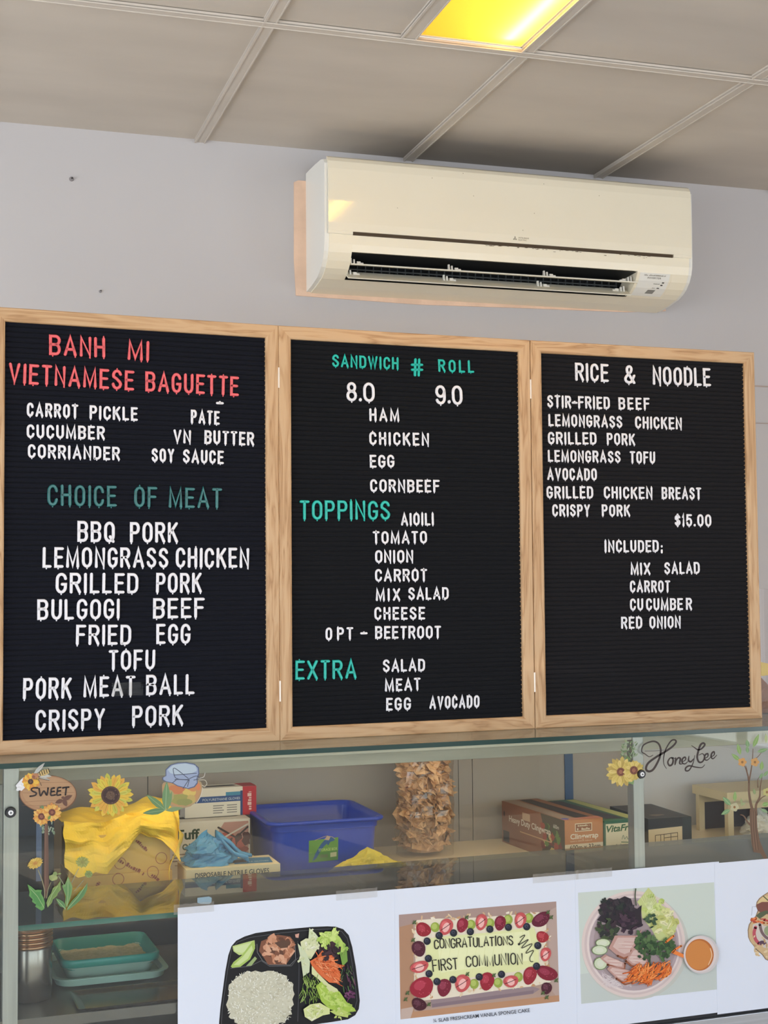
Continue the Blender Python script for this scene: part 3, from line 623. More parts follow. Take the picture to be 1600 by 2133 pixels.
# (board, phrase, word, colour, x left, x right, baseline left, baseline right, capital height) in the photograph
WORDS = [
 (0, 'BANH MI', 'BANH', 'red', 102, 219.4, 740, 745.6, 43), (0, 'BANH MI', 'MI', 'red', 265.5, 311, 750, 753, 42),
 (0, 'VIETNAMESE BAGUETTE', 'VIETNAMESE', 'red', 17.6, 279, 798, 814, 43), (0, 'VIETNAMESE BAGUETTE', 'BAGUETTE', 'red', 302.6, 497, 815, 825.5, 42),
 (0, 'CARROT PICKLE', 'CARROT', 'white', 55.5, 163, 867.5, 872, 29.5), (0, 'CARROT PICKLE', 'PICKLE', 'white', 186.4, 287, 873, 877, 29),
 (0, 'PATE', 'PATE', 'white', 397.5, 457.5, 882, 885, 29), (0, 'PATE', '-', 'white', 450, 466, 853, 853.6, 29),
 (0, 'CUCUMBER', 'CUCUMBER', 'white', 55.5, 218.6, 912.5, 916, 29), (0, 'VN BUTTER', 'VN', 'white', 361, 398, 923, 924.5, 28.5), (0, 'VN BUTTER', 'BUTTER', 'white', 425.6, 529.5, 924.5, 929, 29),
 (0, 'CORRIANDER', 'CORRIANDER', 'white', 58, 250, 954, 959, 29), (0, 'SOY SAUCE', 'SOY', 'white', 316, 363, 962, 963, 28.5), (0, 'SOY SAUCE', 'SAUCE', 'white', 381, 466, 964, 967, 28.5),
 (0, 'CHOICE OF MEAT', 'CHOICE', 'dteal', 98, 243, 1054, 1056, 45), (0, 'CHOICE OF MEAT', 'OF', 'dteal', 279, 327, 1057, 1057.6, 44), (0, 'CHOICE OF MEAT', 'MEAT', 'dteal', 351, 462, 1057.6, 1059, 43),
 (0, 'BBQ PORK', 'BBQ', 'white', 161, 239, 1129, 1129.8, 44), (0, 'BBQ PORK', 'PORK', 'white', 270.5, 371, 1130.5, 1131, 43.5),
 (0, 'LEMONGRASS CHICKEN', 'LEMONGRASS', 'white', 88.3, 350.7, 1183, 1183, 43.5), (0, 'LEMONGRASS CHICKEN', 'CHICKEN', 'white', 366, 519, 1183, 1183, 42.5),
 (0, 'GRILLED PORK', 'GRILLED', 'white', 115.5, 288, 1236.3, 1236.3, 43.5), (0, 'GRILLED PORK', 'PORK', 'white', 324.7, 420.4, 1235.5, 1235, 42.5),
 (0, 'BULGOGI BEEF', 'BULGOGI', 'white', 77.5, 249, 1291.7, 1289.4, 43.5), (0, 'BULGOGI BEEF', 'BEEF', 'white', 318.5, 426, 1288.6, 1287, 43),
 (0, 'FRIED EGG', 'FRIED', 'white', 157.7, 273, 1344, 1343, 42.8), (0, 'FRIED EGG', 'EGG', 'white', 325.5, 396.4, 1341.7, 1341, 42.5),
 (0, 'TOFU', 'TOFU', 'white', 226, 322.8, 1396.4, 1394.8, 42.5),
 (0, 'PORK MEAT BALL', 'PORK', 'white', 47.3, 149, 1457, 1455, 45), (0, 'PORK MEAT BALL', 'MEAT', 'white', 173.6, 282, 1453.3, 1449.4, 43), (0, 'PORK MEAT BALL', 'BALL', 'white', 304, 405, 1448.7, 1445.6, 43),
 (0, 'CRISPY PORK', 'CRISPY', 'white', 73.6, 218, 1523, 1518.4, 44), (0, 'CRISPY PORK', 'PORK', 'white', 275, 381.7, 1514, 1510, 43.5),
 (1, 'SANDWICH # ROLL', 'SANDWICH', 'teal', 692, 830.4, 764.4, 770.4, 26.5), (1, 'SANDWICH # ROLL', '#', 'teal', 856, 881.4, 784, 785, 38), (1, 'SANDWICH # ROLL', 'ROLL', 'teal', 913.4, 987.7, 775, 777, 26.5),
 (1, '8.0', '8', 'white', 721.7, 743.7, 836, 836.5, 40.5), (1, '8.0', '.', 'white', 748, 754.5, 837, 837, 40), (1, '8.0', '0', 'white', 757, 780.8, 837.5, 838, 41),
 (1, '9.0', '9', 'white', 906.7, 929.5, 842.7, 843, 40.5), (1, '9.0', '.', 'white', 933, 940, 841, 841, 40), (1, '9.0', '0', 'white', 942, 964, 843.5, 843.7, 41),
 (1, 'HAM', 'HAM', 'white', 769.7, 832, 877.4, 878.4, 27), (1, 'CHICKEN', 'CHICKEN', 'white', 769.7, 893.9, 927, 928.7, 27.5), (1, 'EGG under CHICKEN', 'EGG', 'white', 770.7, 822, 974.3, 974.3, 27),
 (1, 'CORNBEEF', 'CORNBEEF', 'white', 771.4, 915.8, 1025, 1026, 27), (1, 'TOPPINGS', 'TOPPINGS', 'teal', 624, 812.9, 1082.6, 1083.3, 41), (1, 'AIOILI', 'AIOILI', 'white', 835.5, 904, 1095, 1094.4, 26.5),
 (1, 'TOMATO', 'TOMATO', 'white', 776.8, 889.8, 1133, 1132.3, 26.5), (1, 'ONION', 'ONION', 'white', 781.5, 861, 1172.8, 1172, 27), (1, 'CARROT', 'CARROT', 'white', 781.5, 889.8, 1211.6, 1211, 26.5),
 (1, 'MIX SALAD', 'MIX', 'white', 783, 833.8, 1252, 1251.4, 26.5), (1, 'MIX SALAD', 'SALAD', 'white', 850.7, 935, 1249.8, 1248.8, 26.2), (1, 'CHEESE', 'CHEESE', 'white', 780, 885.4, 1291.6, 1290.3, 27),
 (1, 'OPT - BEETROOT', 'O', 'white', 678, 692, 1333.8, 1333.6, 27), (1, 'OPT - BEETROOT', 'PT', 'white', 702, 736, 1333.2, 1332.4, 26.5), (1, 'OPT - BEETROOT', '-', 'white', 750.4, 765.6, 1331.5, 1331.2, 26.5), (1, 'OPT - BEETROOT', 'BEETROOT', 'white', 781.5, 918.5, 1330.8, 1329.7, 27),
 (1, 'EXTRA', 'EXTRA', 'teal', 614.8, 742.7, 1416.5, 1413.4, 40.5), (1, 'SALAD beside EXTRA', 'SALAD', 'white', 797.7, 885.4, 1400, 1398, 26.5), (1, 'MEAT', 'MEAT', 'white', 802, 876.3, 1441, 1437.7, 26.5),
 (1, 'EGG beside AVOCADO', 'EGG', 'white', 804.4, 856, 1480.6, 1479, 27), (1, 'AVOCADO', 'AVOCADO', 'white', 894.5, 999, 1476.6, 1474, 26.5),
 (2, 'RICE & NOODLE', 'RICE', 'white', 1198.4, 1267.6, 793.6, 796, 38), (2, 'RICE & NOODLE', '&', 'white', 1300.4, 1323.3, 799, 800, 39), (2, 'RICE & NOODLE', 'NOODLE', 'white', 1360, 1480.5, 801.6, 804.8, 38.5),
 (2, 'STIR-FRIED BEEF', 'STIR', 'white', 1140, 1190, 848.4, 850.4, 26), (2, 'STIR-FRIED BEEF', '-', 'white', 1191, 1203, 850.6, 851, 26), (2, 'STIR-FRIED BEEF', 'FRIED', 'white', 1204.5, 1270.7, 851, 852.6, 26), (2, 'STIR-FRIED BEEF', 'BEEF', 'white', 1289, 1353.6, 853, 854, 25.5),
 (2, 'LEMONGRASS CHICKEN', 'LEMONGRASS', 'white', 1142.6, 1296.6, 887.6, 891.5, 25.5), (2, 'LEMONGRASS CHICKEN', 'CHICKEN', 'white', 1323.3, 1420.6, 892.4, 894.7, 25.5),
 (2, 'GRILLED PORK', 'GRILLED', 'white', 1141.6, 1243, 925.3, 926.5, 26), (2, 'GRILLED PORK', 'PORK', 'white', 1264.4, 1323.3, 926.5, 928, 25),
 (2, 'LEMONGRASS TOFU', 'LEMONGRASS', 'white', 1141.6, 1293, 962, 964, 25), (2, 'LEMONGRASS TOFU', 'TOFU', 'white', 1312, 1364.8, 964.8, 966, 25.5),
 (2, 'AVOCADO', 'AVOCADO', 'white', 1140, 1243.7, 1000, 1000.8, 25.5),
 (2, 'GRILLED CHICKEN BREAST', 'GRILLED', 'white', 1138.8, 1236, 1038.4, 1038.4, 26), (2, 'GRILLED CHICKEN BREAST', 'CHICKEN', 'white', 1258, 1359.4, 1038.4, 1039.7, 25.5), (2, 'GRILLED CHICKEN BREAST', 'BREAST', 'white', 1378.5, 1460.7, 1039.7, 1040.7, 25.5),
 (2, 'CRISPY PORK', 'CRISPY', 'white', 1150.6, 1229.3, 1075.7, 1075.7, 25.5), (2, 'CRISPY PORK', 'PORK', 'white', 1254, 1313, 1075.7, 1075.7, 25),
 (2, '$15.00', '$15.00', 'white', 1405.6, 1482, 1096.4, 1097, 26),
 (2, 'INCLUDED;', 'INCLUDED', 'white', 1259.6, 1372.5, 1150.6, 1150, 25.5), (2, 'INCLUDED;', ';', 'white', 1377, 1383.5, 1150.5, 1150.5, 22),
 (2, 'MIX SALAD', 'MIX', 'white', 1314, 1355, 1197.7, 1196.8, 25.5), (2, 'MIX SALAD', 'SALAD', 'white', 1384, 1458, 1196, 1195, 25),
 (2, 'CARROT', 'CARROT', 'white', 1312.5, 1396, 1234, 1233.5, 25), (2, 'CUCUMBER', 'CU', 'white', 1312.5, 1340, 1272, 1271.7, 25.5), (2, 'CUCUMBER', 'CUMBE', 'white', 1346, 1422.5, 1271.5, 1270.9, 25.5), (2, 'CUCUMBER', 'R', 'white', 1429, 1441.6, 1270.8, 1270.7, 25.5),
 (2, 'RED ONION', 'RED', 'white', 1294, 1338, 1310, 1309.3, 25.3), (2, 'RED ONION', 'ONION', 'white', 1353, 1418.3, 1309, 1307.7, 25.3),
]
PM = {'red': RED_PLASTIC, 'white': WHITE_PLASTIC, 'teal': TEAL_PLASTIC, 'dteal': DTEAL_PLASTIC}
CNAME = {'red': 'red', 'white': 'white', 'teal': 'teal', 'dteal': 'smoky teal'}
ORD = ['first', 'second', 'third', 'fourth', 'fifth']
SYM = {'#': 'hash sign', '&': 'ampersand', '$': 'dollar sign', '.': 'point', '-': 'dash', ';': 'semicolon'}
rnd = random.Random(11)
placed = []
totals, seen = {}, {}
for w in WORDS:
    for ch in w[2]: totals[(w[0], w[1], ch)] = totals.get((w[0], w[1], ch), 0)+1
for bi, phrase, word, col, xl, xr, bl_, br_, hp in WORDS:
    u0, z0 = on_felt(bi, xl, bl_); u1, z1 = on_felt(bi, xr, br_); _, zt = on_felt(bi, xl, bl_-hp)
    H = zt-z0; Lw = math.hypot(u1-u0, z1-z0); ang = math.atan2(z1-z0, u1-u0)
    stroke = .145 if hp > 35 else .175
    ws = [max(GL[c][0], stroke*1.0) for c in word]; n = len(word)
    gap = .13 if n > 1 else 0
    tot = sum(ws)+gap*(n-1); k = Lw/(H*tot)
    kk = min(1.12, k) if n > 1 else k
    extra = (Lw-H*kk*tot)/(n-1) if n > 1 else 0
    x = 0
    for i, ch in enumerate(word):
        wid = ws[i]*kk if ch not in 'I.;' else max(stroke, ws[i])
        seen[(bi, phrase, ch)] = seen.get((bi, phrase, ch), 0)+1
        ok = .0 if ch in '.-;#&$' else rnd.uniform(-.012, .012)
        topn = rnd.random() < .12 and ch in 'EIHNOSXTCPD'
        u = u0+cos(ang)*x; z = z0+sin(ang)*x+rnd.uniform(-.008, .008)*H
        placed.append((bi, phrase, word, ch, seen[(bi, phrase, ch)], col, u, z, H, wid, stroke, ang+ok, topn))
        x += H*ws[i]*kk+H*gap*kk+extra
SMALL = {'STIR-FRIED BEEF', 'LEMONGRASS CHICKEN', 'GRILLED PORK', 'LEMONGRASS TOFU', 'AVOCADO', 'GRILLED CHICKEN BREAST', 'CRISPY PORK', 'MIX SALAD', 'CARROT', 'CUCUMBER', 'RED ONION'}
stuff_bm = bmesh.new()
for bi, phrase, word, ch, k, col, u, z, H, wid, stroke, ang, topn in placed:
    bl, X, N = felt_frame(bi); yaw = BOARDS[bi][2]
    me = glyph(ch, wid, stroke, PM[col], topn)
    loc = bl+X*u+N*(FELT_Y+.0006)+Vector((0, 0, z))
    M = Matrix.Translation(loc) @ Matrix.Rotation(yaw, 4, 'Z') @ Matrix.Rotation(-ang, 4, 'Y') @ Matrix.Diagonal((H, min(H, .040)*1.0, H, 1))
    if bi == 2 and phrase in SMALL and ch not in '-':
        tmp = bmesh.new(); tmp.from_mesh(me); bmesh.ops.transform(tmp, matrix=M, verts=tmp.verts)
        mp = {v: stuff_bm.verts.new(v.co) for v in tmp.verts}
        for f in tmp.faces: stuff_bm.faces.new([mp[v] for v in f.verts])
        tmp.free(); continue
    dig, sym = ch in '01589', ch in SYM
    o = bpy.data.objects.new('menu_digit' if dig else 'menu_sign' if sym else 'menu_letter', me); COL.objects.link(o); o.matrix_world = M
    what = SYM[ch] if sym else ('digit ' if dig else 'letter ')+ch
    many = totals[(bi, phrase, ch)] > 1
    where = '%s board' % BOARDS[bi][0]
    if phrase == 'PATE' and ch == '-': lab = 'white dash over the E of PATE on the BANH MI board'
    elif many: lab = '%s %s, %s %s of %s on the %s' % (CNAME[col], what, ORD[k-1], 'point' if ch == '.' else ch, phrase, where)
    else: lab = '%s %s of %s on the %s' % (CNAME[col], what, phrase, where)
    tag(o, lab, 'number' if dig else 'sign' if sym else 'letter', '%s letters on the %s' % (CNAME[col], where))
o = bm_obj('menu_letters', stuff_bm, WHITE_PLASTIC)
tag(o, 'small white letters spelling the dishes and salads on the RICE & NOODLE board', 'letter', None, 'stuff')
# strip of clear tape over the end of MEAT
TAPE = glass_mat('clear_tape', (.86, .86, .84), 0, .012)
p0 = on_felt(0, 232, 1450); p1 = on_felt(0, 297, 1420); bl, X, N = felt_frame(0)
bm = bmesh.new(); g = 14
R0 = [bm.verts.new(bl+X*(p0[0]+(p1[0]-p0[0])*i/g)+N*(FELT_Y-.0049-.0003*abs(sin(i*1.7)))+Vector((0, 0, p0[1]))) for i in range(g+1)]
R1 = [bm.verts.new(bl+X*(p0[0]+(p1[0]-p0[0])*i/g)+N*(FELT_Y-.0049-.0003*abs(sin(i*1.7+.6)))+Vector((0, 0, p1[1]))) for i in range(g+1)]
for i in range(g): bm.faces.new((R0[i], R0[i+1], R1[i+1], R1[i]))
o = bm_obj('tape_strip', bm, TAPE); tag(o, 'short strip of clear tape stuck across the word MEAT above CRISPY PORK', 'tape')

# ------------------------------------------------------------------ glass display counter
GY = 2.728                                          # outer face of the front glass
CX0, CX1 = .165, 2.46
TOPZ = BZ
case = thing('display_counter', (1.3, 2.95, 0), 'long glass-fronted display counter in front of the back wall, letterboards on its top', 'counter')
def cpart(name, bm, m, parent=case, smooth=False, bevel=0.0, seg=2):
    bmesh.ops.translate(bm, vec=(-1.3, -2.95, 0), verts=bm.verts); return bm_obj(name, bm, m, parent, smooth, bevel, seg)
def cbox(name, x0, x1, y0, y1, z0, z1, m, parent=case, bevel=0.0):
    bm = bmesh.new(); box(bm, x0, x1, y0, y1, z0, z1); return cpart(name, bm, m, parent, False, bevel)
bm = bmesh.new(); box(bm, .10, CX1, GY+.0035, 3.125, TOPZ-.0098, TOPZ); o = cpart('glass_top', bm, GLASS)
for nm, y0, y1 in (('polished_edge', GY, GY+.0035),):
    o2 = cbox(nm, .10, CX1, y0, y1, TOPZ-.0098, TOPZ, GLASS_EDGE, None); o2.parent = o; o2['label'] = 'dark green polished glass edge'
cbox('front_glass', CX0, CX1, GY+.0005, GY+.0062, .600, TOPZ-.0100, GLASS)
for x0, x1 in ((.2163, .2442), (1.5543, 1.5806), (2.40, 2.43)):
    cbox('post', x0, x1, GY+.0068, GY+.0340, .60, TOPZ-.0102, ALU, bevel=.001)
cbox('rear_rail', .2163, CX1, 3.075, 3.10, 1.137, TOPZ-.0102, mat('dull_beige_rail', (196, 184, 162), .55, metal=.2, var=.12, vscale=5, vstretch=(1, 8, 8)), bevel=.001)
cbox('front_rail', .2445, 1.554, GY+.010, GY+.030, TOPZ-.016, TOPZ-.0102, bpy.data.materials['dull_beige_rail'])
cbox('rear_post', .2163, .2442, 3.075, 3.10, .7455, 1.1365, ALU); cbox('rear_post', 2.40, 2.43, 3.075, 3.10, .7455, 1.1365, ALU)
sh = cbox('shelf', .246, 2.39, 2.7945, 3.10, .897, .905, glass_mat('smoky_shelf_glass', (.50, .54, .46)))
o = cbox('polished_edge', .246, 2.39, 2.790, 2.7945, .8955, .9055, SHELF_EDGE, None); o.parent = sh; o['label'] = 'teal green glass shelf edge'
for x in (.352, 1.0, 1.565, 2.2): cbox('shelf_bracket', x-.006, x+.006, 2.95, 3.098, .880, .8965, ALU)
cbox('display_floor', CX0, CX1, 2.736, 3.176, .725, .745, mat('dull_steel_floor', (112, 104, 96), .28, metal=.55, var=.12, vscale=3))
cbox('side_panel', .10, .164, 2.74, 3.12, .0, TOPZ-.0102, mat('dark_side_panel', (38, 44, 52), .4))
cbox('back_panel', CX0, CX1, 3.180, 3.188, .7455, .875, mat('dark_back_panel', (42, 38, 36), .5))
cbox('bottom_gap', CX0, CX1, 2.734, 2.75, .588, .5995, BLACK)
cbox('base_rail', CX0, CX1, GY-.004, 2.76, .545, .587, STEEL, bevel=.0015)
cbox('base_panel', CX0, CX1, GY+.006, 2.76, .02, .5445, STEEL)
bt = cbox('strip_light', .36, 2.25, 3.1005, 3.128, 1.150, 1.205, mat('batten_enamel', (226, 222, 210), .4), bevel=.002)
SE = bpy.data.materials.new('warm_tube'); SE.use_nodes = True; q = SE.node_tree; q.nodes.clear(); oo = q.nodes.new('ShaderNodeOutputMaterial'); em = q.nodes.new('ShaderNodeEmission'); em.inputs[0].default_value = (1, .76, .45, 1); em.inputs[1].default_value = 13.5; q.links.new(em.outputs[0], oo.inputs[0])
bm = bmesh.new(); bmesh.ops.create_cone(bm, cap_ends=True, segments=10, radius1=.011, radius2=.011, depth=1.83, matrix=Matrix.Translation((1.305, 3.143, 1.172)) @ Matrix.Rotation(pi/2, 4, 'Y'))
o = cpart('tube', bm, SE, None); o.parent = bt
for px_, py_ in ((22, 1692), (1335, 1612)):
    p = at_y(px_, py_, GY); bm = bmesh.new()
    bmesh.ops.create_cone(bm, cap_ends=True, segments=28, radius1=.0105, radius2=.0088, depth=.006, matrix=Matrix.Translation((p.x, GY-.003, p.z)) @ Matrix.Rotation(pi/2, 4, 'X')); o = cpart('screw_cap', bm, BLACK)
    bm = bmesh.new(); bmesh.ops.create_cone(bm, cap_ends=True, segments=20, radius1=.0050, radius2=.0044, depth=.002, matrix=Matrix.Translation((p.x, GY-.007, p.z)) @ Matrix.Rotation(pi/2, 4, 'X'))
    s_ = cpart('screw', bm, mat('bright_screw', (226, 226, 226), .3, metal=.3), None); s_.parent = o
    bm = bmesh.new(); box(bm, p.x-.0026, p.x+.0026, GY-.0086, GY-.008, p.z-.0006, p.z+.0006); box(bm, p.x-.0006, p.x+.0006, GY-.0086, GY-.008, p.z-.0026, p.z+.0026)
    q_ = cpart('screw_slot', bm, BLACK, None); q_.parent = o

# bench behind the counter
def wall_y(x): return (ROOM_Y1-.004-sin(-WA)*x)/cos(WA)
bm = bmesh.new(); prism(bm, [(.10, 3.20), (3.0, 3.20), (3.0, wall_y(3.0)), (.10, wall_y(.10))], 2, .79, .83)
bench = bm_obj('work_bench', bm, mat('cream_laminate', (222, 204, 172), .45, var=.04, vscale=3)); tag(bench, 'cream worktop along the wall behind the glass counter', 'worktop')
boxo('bench_front', .10, 3.0, 3.22, 3.24, 0.0, .79, mat('bench_front_laminate', (120, 108, 94), .5), bench)
BEN = .830
bm = bmesh.new(); x0 = .12
for x1 in (.66, 1.36, 1.53, 1.572, 2.10):
    prism(bm, [(x0, wall_y(x0)-.010), (x1-.002, wall_y(x1)-.010), (x1-.002, wall_y(x1)+.002), (x0, wall_y(x0)+.002)], 2, .8302, 1.36); x0 = x1
structure(bm_obj('trim_%d' % (ti+4), bm, mat('taupe_wall_board', (150, 140, 132), .5, var=.06, vscale=3)))

def card_box(name, w, d, h, loc, rz, label, cat, m, group=None, lid=True):
    """carton: walls in one mesh, origin at the front left bottom corner"""
    t = thing(name, loc, label, cat, rz, group)
    boxo('carton', 0, w, 0, d, 0, h, m, t, bevel=.0015); return t
def face_art(A, t, h, lift=.0004, name='print'):    # front face (u, v) -> local
    return A.mesh(name, lambda u, v, off: (u, -lift-off, v), t)
CARD_W = mat('white_carton', (214, 206, 192), .6, var=.03)
# dark appliance at the far left
t = thing('chest_appliance', (.258, 3.30, BEN), 'dark navy appliance on the bench behind the SWEET sign sticker', 'appliance')
boxo('body', -.19, .115, 0, .34, 0, .245, mat('navy_enamel', (26, 28, 38), .3), t, bevel=.008)
boxo('reflection_strip', .075, .087, -.004, .01, .055, .235, mat('blue_grey_reflection', (96, 110, 140), .3), t, bevel=.002)  # reflected light built in as a pale blue-grey strip
boxo('lower_panel', -.185, .06, -.003, .0, .01, .10, BLACK, t)

# yellow paper pack
YEL = mat('yellow_paper', (252, 208, 66), .6, var=.08, vscale=10); YEL2 = mat('printed_yellow_paper', (218, 176, 88), .6, var=.05)
t = thing('paper_pack', (.520, 3.275, BEN), 'yellow paper pack with red print, torn open at the top, beside the nitrile gloves', 'paper pack')
bm = bmesh.new(); box(bm, -.115, .120, 0, .17, 0, .062); box(bm, -.113, .116, .004, .166, .0625, .152); bm_obj('paper_stack', bm, YEL2, t, bevel=.006)
A = Art(px=False)
for (x0, z0, x1, z1, s) in ((-.035, .108, .052, .054, .0125), (.035, .133, .060, .108, .010), (.07, .052, .112, .016, .011), (-.075, .005, -.045, .045, .010), (-.028, .112, -.012, .092, .009)):
    A.bars(x0, z0, x1, z1, s*.75, (150, 74, 52), int(s*9e3))
for cx, cz in ((.0, .085), (-.005, .05), (.095, .09), (.075, .06), (.03, .012)):
    A.line([(cx+.013*cos(i*pi/8), cz+.013*sin(i*pi/8)) for i in range(17)], .0014, (166, 96, 68))
A.blob(.052, .03, .005, .006, (90, 150, 84))
A.mesh('print', lambda u, v, off: (u, -.0012-off if v < .0625 else .0028-off, v), t)
def wrap(u, v):                                     # crumpled wrapper: u along, v from the back over the top and down the front
    nz = lambda a, b, c, s: noise.noise(Vector((a*s, b*s, c*s)))
    x = -.128+.262*u
    hk = [(0, .085), (.12, .068), (.25, .080), (.36, .066), (.5, .112), (.62, .142), (.66, .150), (.72, .140), (.85, .134), (.95, .112), (1, .088)]
    for (a0, h0), (a1, h1) in zip(hk, hk[1:]):
        if a0 <= u <= a1: hem = h0+(h1-h0)*(u-a0)/(a1-a0)
    hem += .006*nz(u, 3.1, 0, 9)
    if v < .45: y = .165-.15*(v/.45); z = .178+.022*u+.008*sin(u*9+v*4)
    else: k = (v-.45)/.55; y = .012-.030*sin(min(1, k*1.3)*pi/2)-.010*sin(k*pi*2+u*7); z = (.180+.024*u)*(1-k)+hem*k
    y += .012*nz(u*4, v*5, 0, 2.0); z += .010*nz(u*3, v*4, 7, 2.2)
    return (x+.008*nz(u, v, 3, 6), y, z)
bm = bmesh.new(); nu, nv = 44, 30
g = [[bm.verts.new(wrap(i/nu, j/nv)) for j in range(nv+1)] for i in range(nu+1)]
for i in range(nu):
    for j in range(nv): bm.faces.new((g[i][j], g[i+1][j], g[i+1][j+1], g[i][j+1]))
o = bm_obj('torn_wrapper', bm, YEL, t); md = o.modifiers.new('thick', 'SOLIDIFY'); md.thickness = .0012; md.offset = 1
bm = bmesh.new(); prev = None                      # side flap hanging on the right
for j in range(13):
    z = .20-.19*j/12; row = [bm.verts.new((.122+.012*sin(j*.5)+.02*(1 if 3 < j < 8 else .3)*k/4, .0-.02+.05*k/4+.004*sin(j), z)) for k in range(5)]
    if prev:
        for k in range(4): bm.faces.new((prev[k], prev[k+1], row[k+1], row[k]))
    prev = row
o = bm_obj('side_flap', bm, YEL, t, smooth=True); md = o.modifiers.new('thick', 'SOLIDIFY'); md.thickness = .0012

# glove cartons
t = card_box('glove_carton', .223, .115, .066, (.6655, 3.235, BEN), rad(-1), 'shallow carton lettered DISPOSABLE NITRILE GLOVES, blue glove pulled out on top', 'carton', mat('cream_carton', (226, 208, 168), .6, var=.03), 'glove cartons')
A = Art(px=False); A.text('DISPOSABLE NITRILE GLOVES', .020, .0465, .196, .0465, .0112, (74, 84, 94), bold=.014); A.poly([(0, .022), (.223, .022), (.223, .034), (0, .034)], (120, 176, 196)); face_art(A, t, .066)
A = Art(px=False)
A.poly([(.12, .03), (.21, .02), (.218, .085), (.13, .10)], (66, 128, 170)); A.text('NITRILE GLOVES', .135, .045, .205, .038, .010, (222, 232, 236)); A.poly([(.05, .045), (.15, .045), (.16, .06), (.15, .075), (.05, .075), (.04, .06)], (40, 44, 52))
A.mesh('top_print', lambda u, v, off: (u, v, .0664+off), t)
BLUE_GL = mat('blue_nitrile', (72, 140, 184), .45, var=.12, vscale=20, sss=.1)
def crumple(name, cx, cy, z0, rx, ry, h, m, parent, seed, n=40, peak=1.0, lumps=4.5, amp=.35):
    bm = bmesh.new(); rows = []
    for j in range(18):
        a = j/17; rr = cos(a*pi/2)**.8 if j < 17 else 0
        row = []
        for i in range(n):
            t_ = 2*pi*i/n; q = Vector((cos(t_)*lumps/3, sin(t_)*lumps/3, a*lumps+seed*3.3))
            k = 1+amp*noise.noise(q)+amp*.5*noise.noise(q*2.7); zz = h*a**peak*(1+.3*noise.noise(Vector((cos(t_)*1.3, sin(t_)*1.3, seed)))*a)
            row.append(bm.verts.new((cx+rx*rr*k*cos(t_), cy+ry*rr*k*sin(t_), z0+max(0, zz+.012*amp*noise.noise(q*3)*min(1, a*4)))))
        rows.append(row)
    for a_, b_ in zip(rows, rows[1:]):
        for i in range(n): bm.faces.new((a_[i], a_[(i+1) % n], b_[(i+1) % n], b_[i]))
    bm.faces.new(rows[0][::-1])
    return bm_obj(name, bm, m, parent, smooth=False)
g_ = thing('nitrile_glove', (.742, 3.292, BEN+.0665), 'crumpled blue nitrile glove pulled up out of the DISPOSABLE NITRILE GLOVES carton', 'glove')
crumple('cuff', -.015, 0, 0, .062, .040, .072, BLUE_GL, g_, 1, peak=.9, lumps=5, amp=.45)
bm = bmesh.new()
for k, (dx, dy, L, r) in enumerate(((.05, -.01, .085, .011), (.06, .01, .075, .010), (.045, -.03, .060, .010), (.035, .02, .09, .011))):
    pts = [Vector((.005+dx*q*1.5, dy*q*1.4-.004, .050*(1-q)+.012+.008*sin(q*5+k))) for q in [i/7 for i in range(8)]]
    rings = []
    for i, p in enumerate(pts):
        rr = r*(1-.45*i/7)*(1+.25*sin(i*2.1+k)); rings.append([bm.verts.new((p.x, p.y+rr*cos(2*pi*a/9), p.z+rr*sin(2*pi*a/9)*.8)) for a in range(9)])
    for a_, b_ in zip(rings, rings[1:]):
        for i in range(9): bm.faces.new((a_[i], a_[(i+1) % 9], b_[(i+1) % 9], b_[i]))
    bm.faces.new(rings[0]); bm.faces.new(rings[-1])
bm_obj('fingers', bm, BLUE_GL, g_, smooth=True)
t = card_box('glove_carton', .216, .115, .136, (.660, 3.475, BEN), rad(-1), 'upright white carton with dark green lettering and a red picture, behind the nitrile carton', 'carton', CARD_W, 'glove cartons')
A = Art(px=False)
A.text('Tuff', .026, .094, .088, .094, .024, (52, 72, 48), bold=.03); A.text('Touch', .026, .068, .100, .068, .022, (70, 86, 50), bold=.02)
for k, zz in enumerate((.056, .048, .040)): A.poly([(.02, zz), (.075-.01*k, zz), (.075-.01*k, zz+.003), (.02, zz+.003)], (140, 120, 104))
A.poly([(.125, .04), (.212, .04), (.212, .130), (.15, .130), (.13, .10)], (196, 150, 140))
for k in range(12): A.blob(.140+.006*k, .075+.012*sin(k*1.9), .018, .010, ((150, 62, 54), (190, 96, 84), (90, 50, 48))[k % 3], rot=k, jit=.25, seed=k)
A.line([(.135, .118), (.18, .09), (.210, .115)], .005, (70, 60, 60)); A.line([(.145, .09), (.210, .122)], .004, (226, 220, 210)); A.bars(.026, .03, .07, .03, .003, (140, 120, 104), 9)
face_art(A, t, .15)
A = Art(px=False); A.poly([(.05, .045), (.19, .045), (.205, .06), (.19, .075), (.05, .075), (.035, .06)], (56, 52, 50));  A.mesh('top_print', lambda u, v, off: (u, v, .1364+off), t)
t = card_box('glove_carton', .185, .062, .072, (.722, 3.527, BEN+.1365), rad(0), 'red-ended carton of polyurethane gloves, topmost of the glove cartons', 'carton', CARD_W, 'glove cartons')
A = Art(px=False)
A.poly([(.0, .036), (.148, .036), (.148, .051), (.0, .051)], (52, 84, 140)); A.poly([(.105, .051), (.148, .051), (.148, .06), (.105, .06)], (74, 140, 170)); A.text('POLYURETHANE GLOVES', .045, .040, .142, .040, .006, (216, 220, 226))
A.poly([(.149, 0), (.185, 0), (.185, .072), (.149, .072)], (186, 40, 50)); A.poly([(.143, 0), (.149, 0), (.149, .062), (.143, .062)], (44, 70, 120)); A.bars(.172, .012, .172, .058, .011, (236, 196, 186), 4)
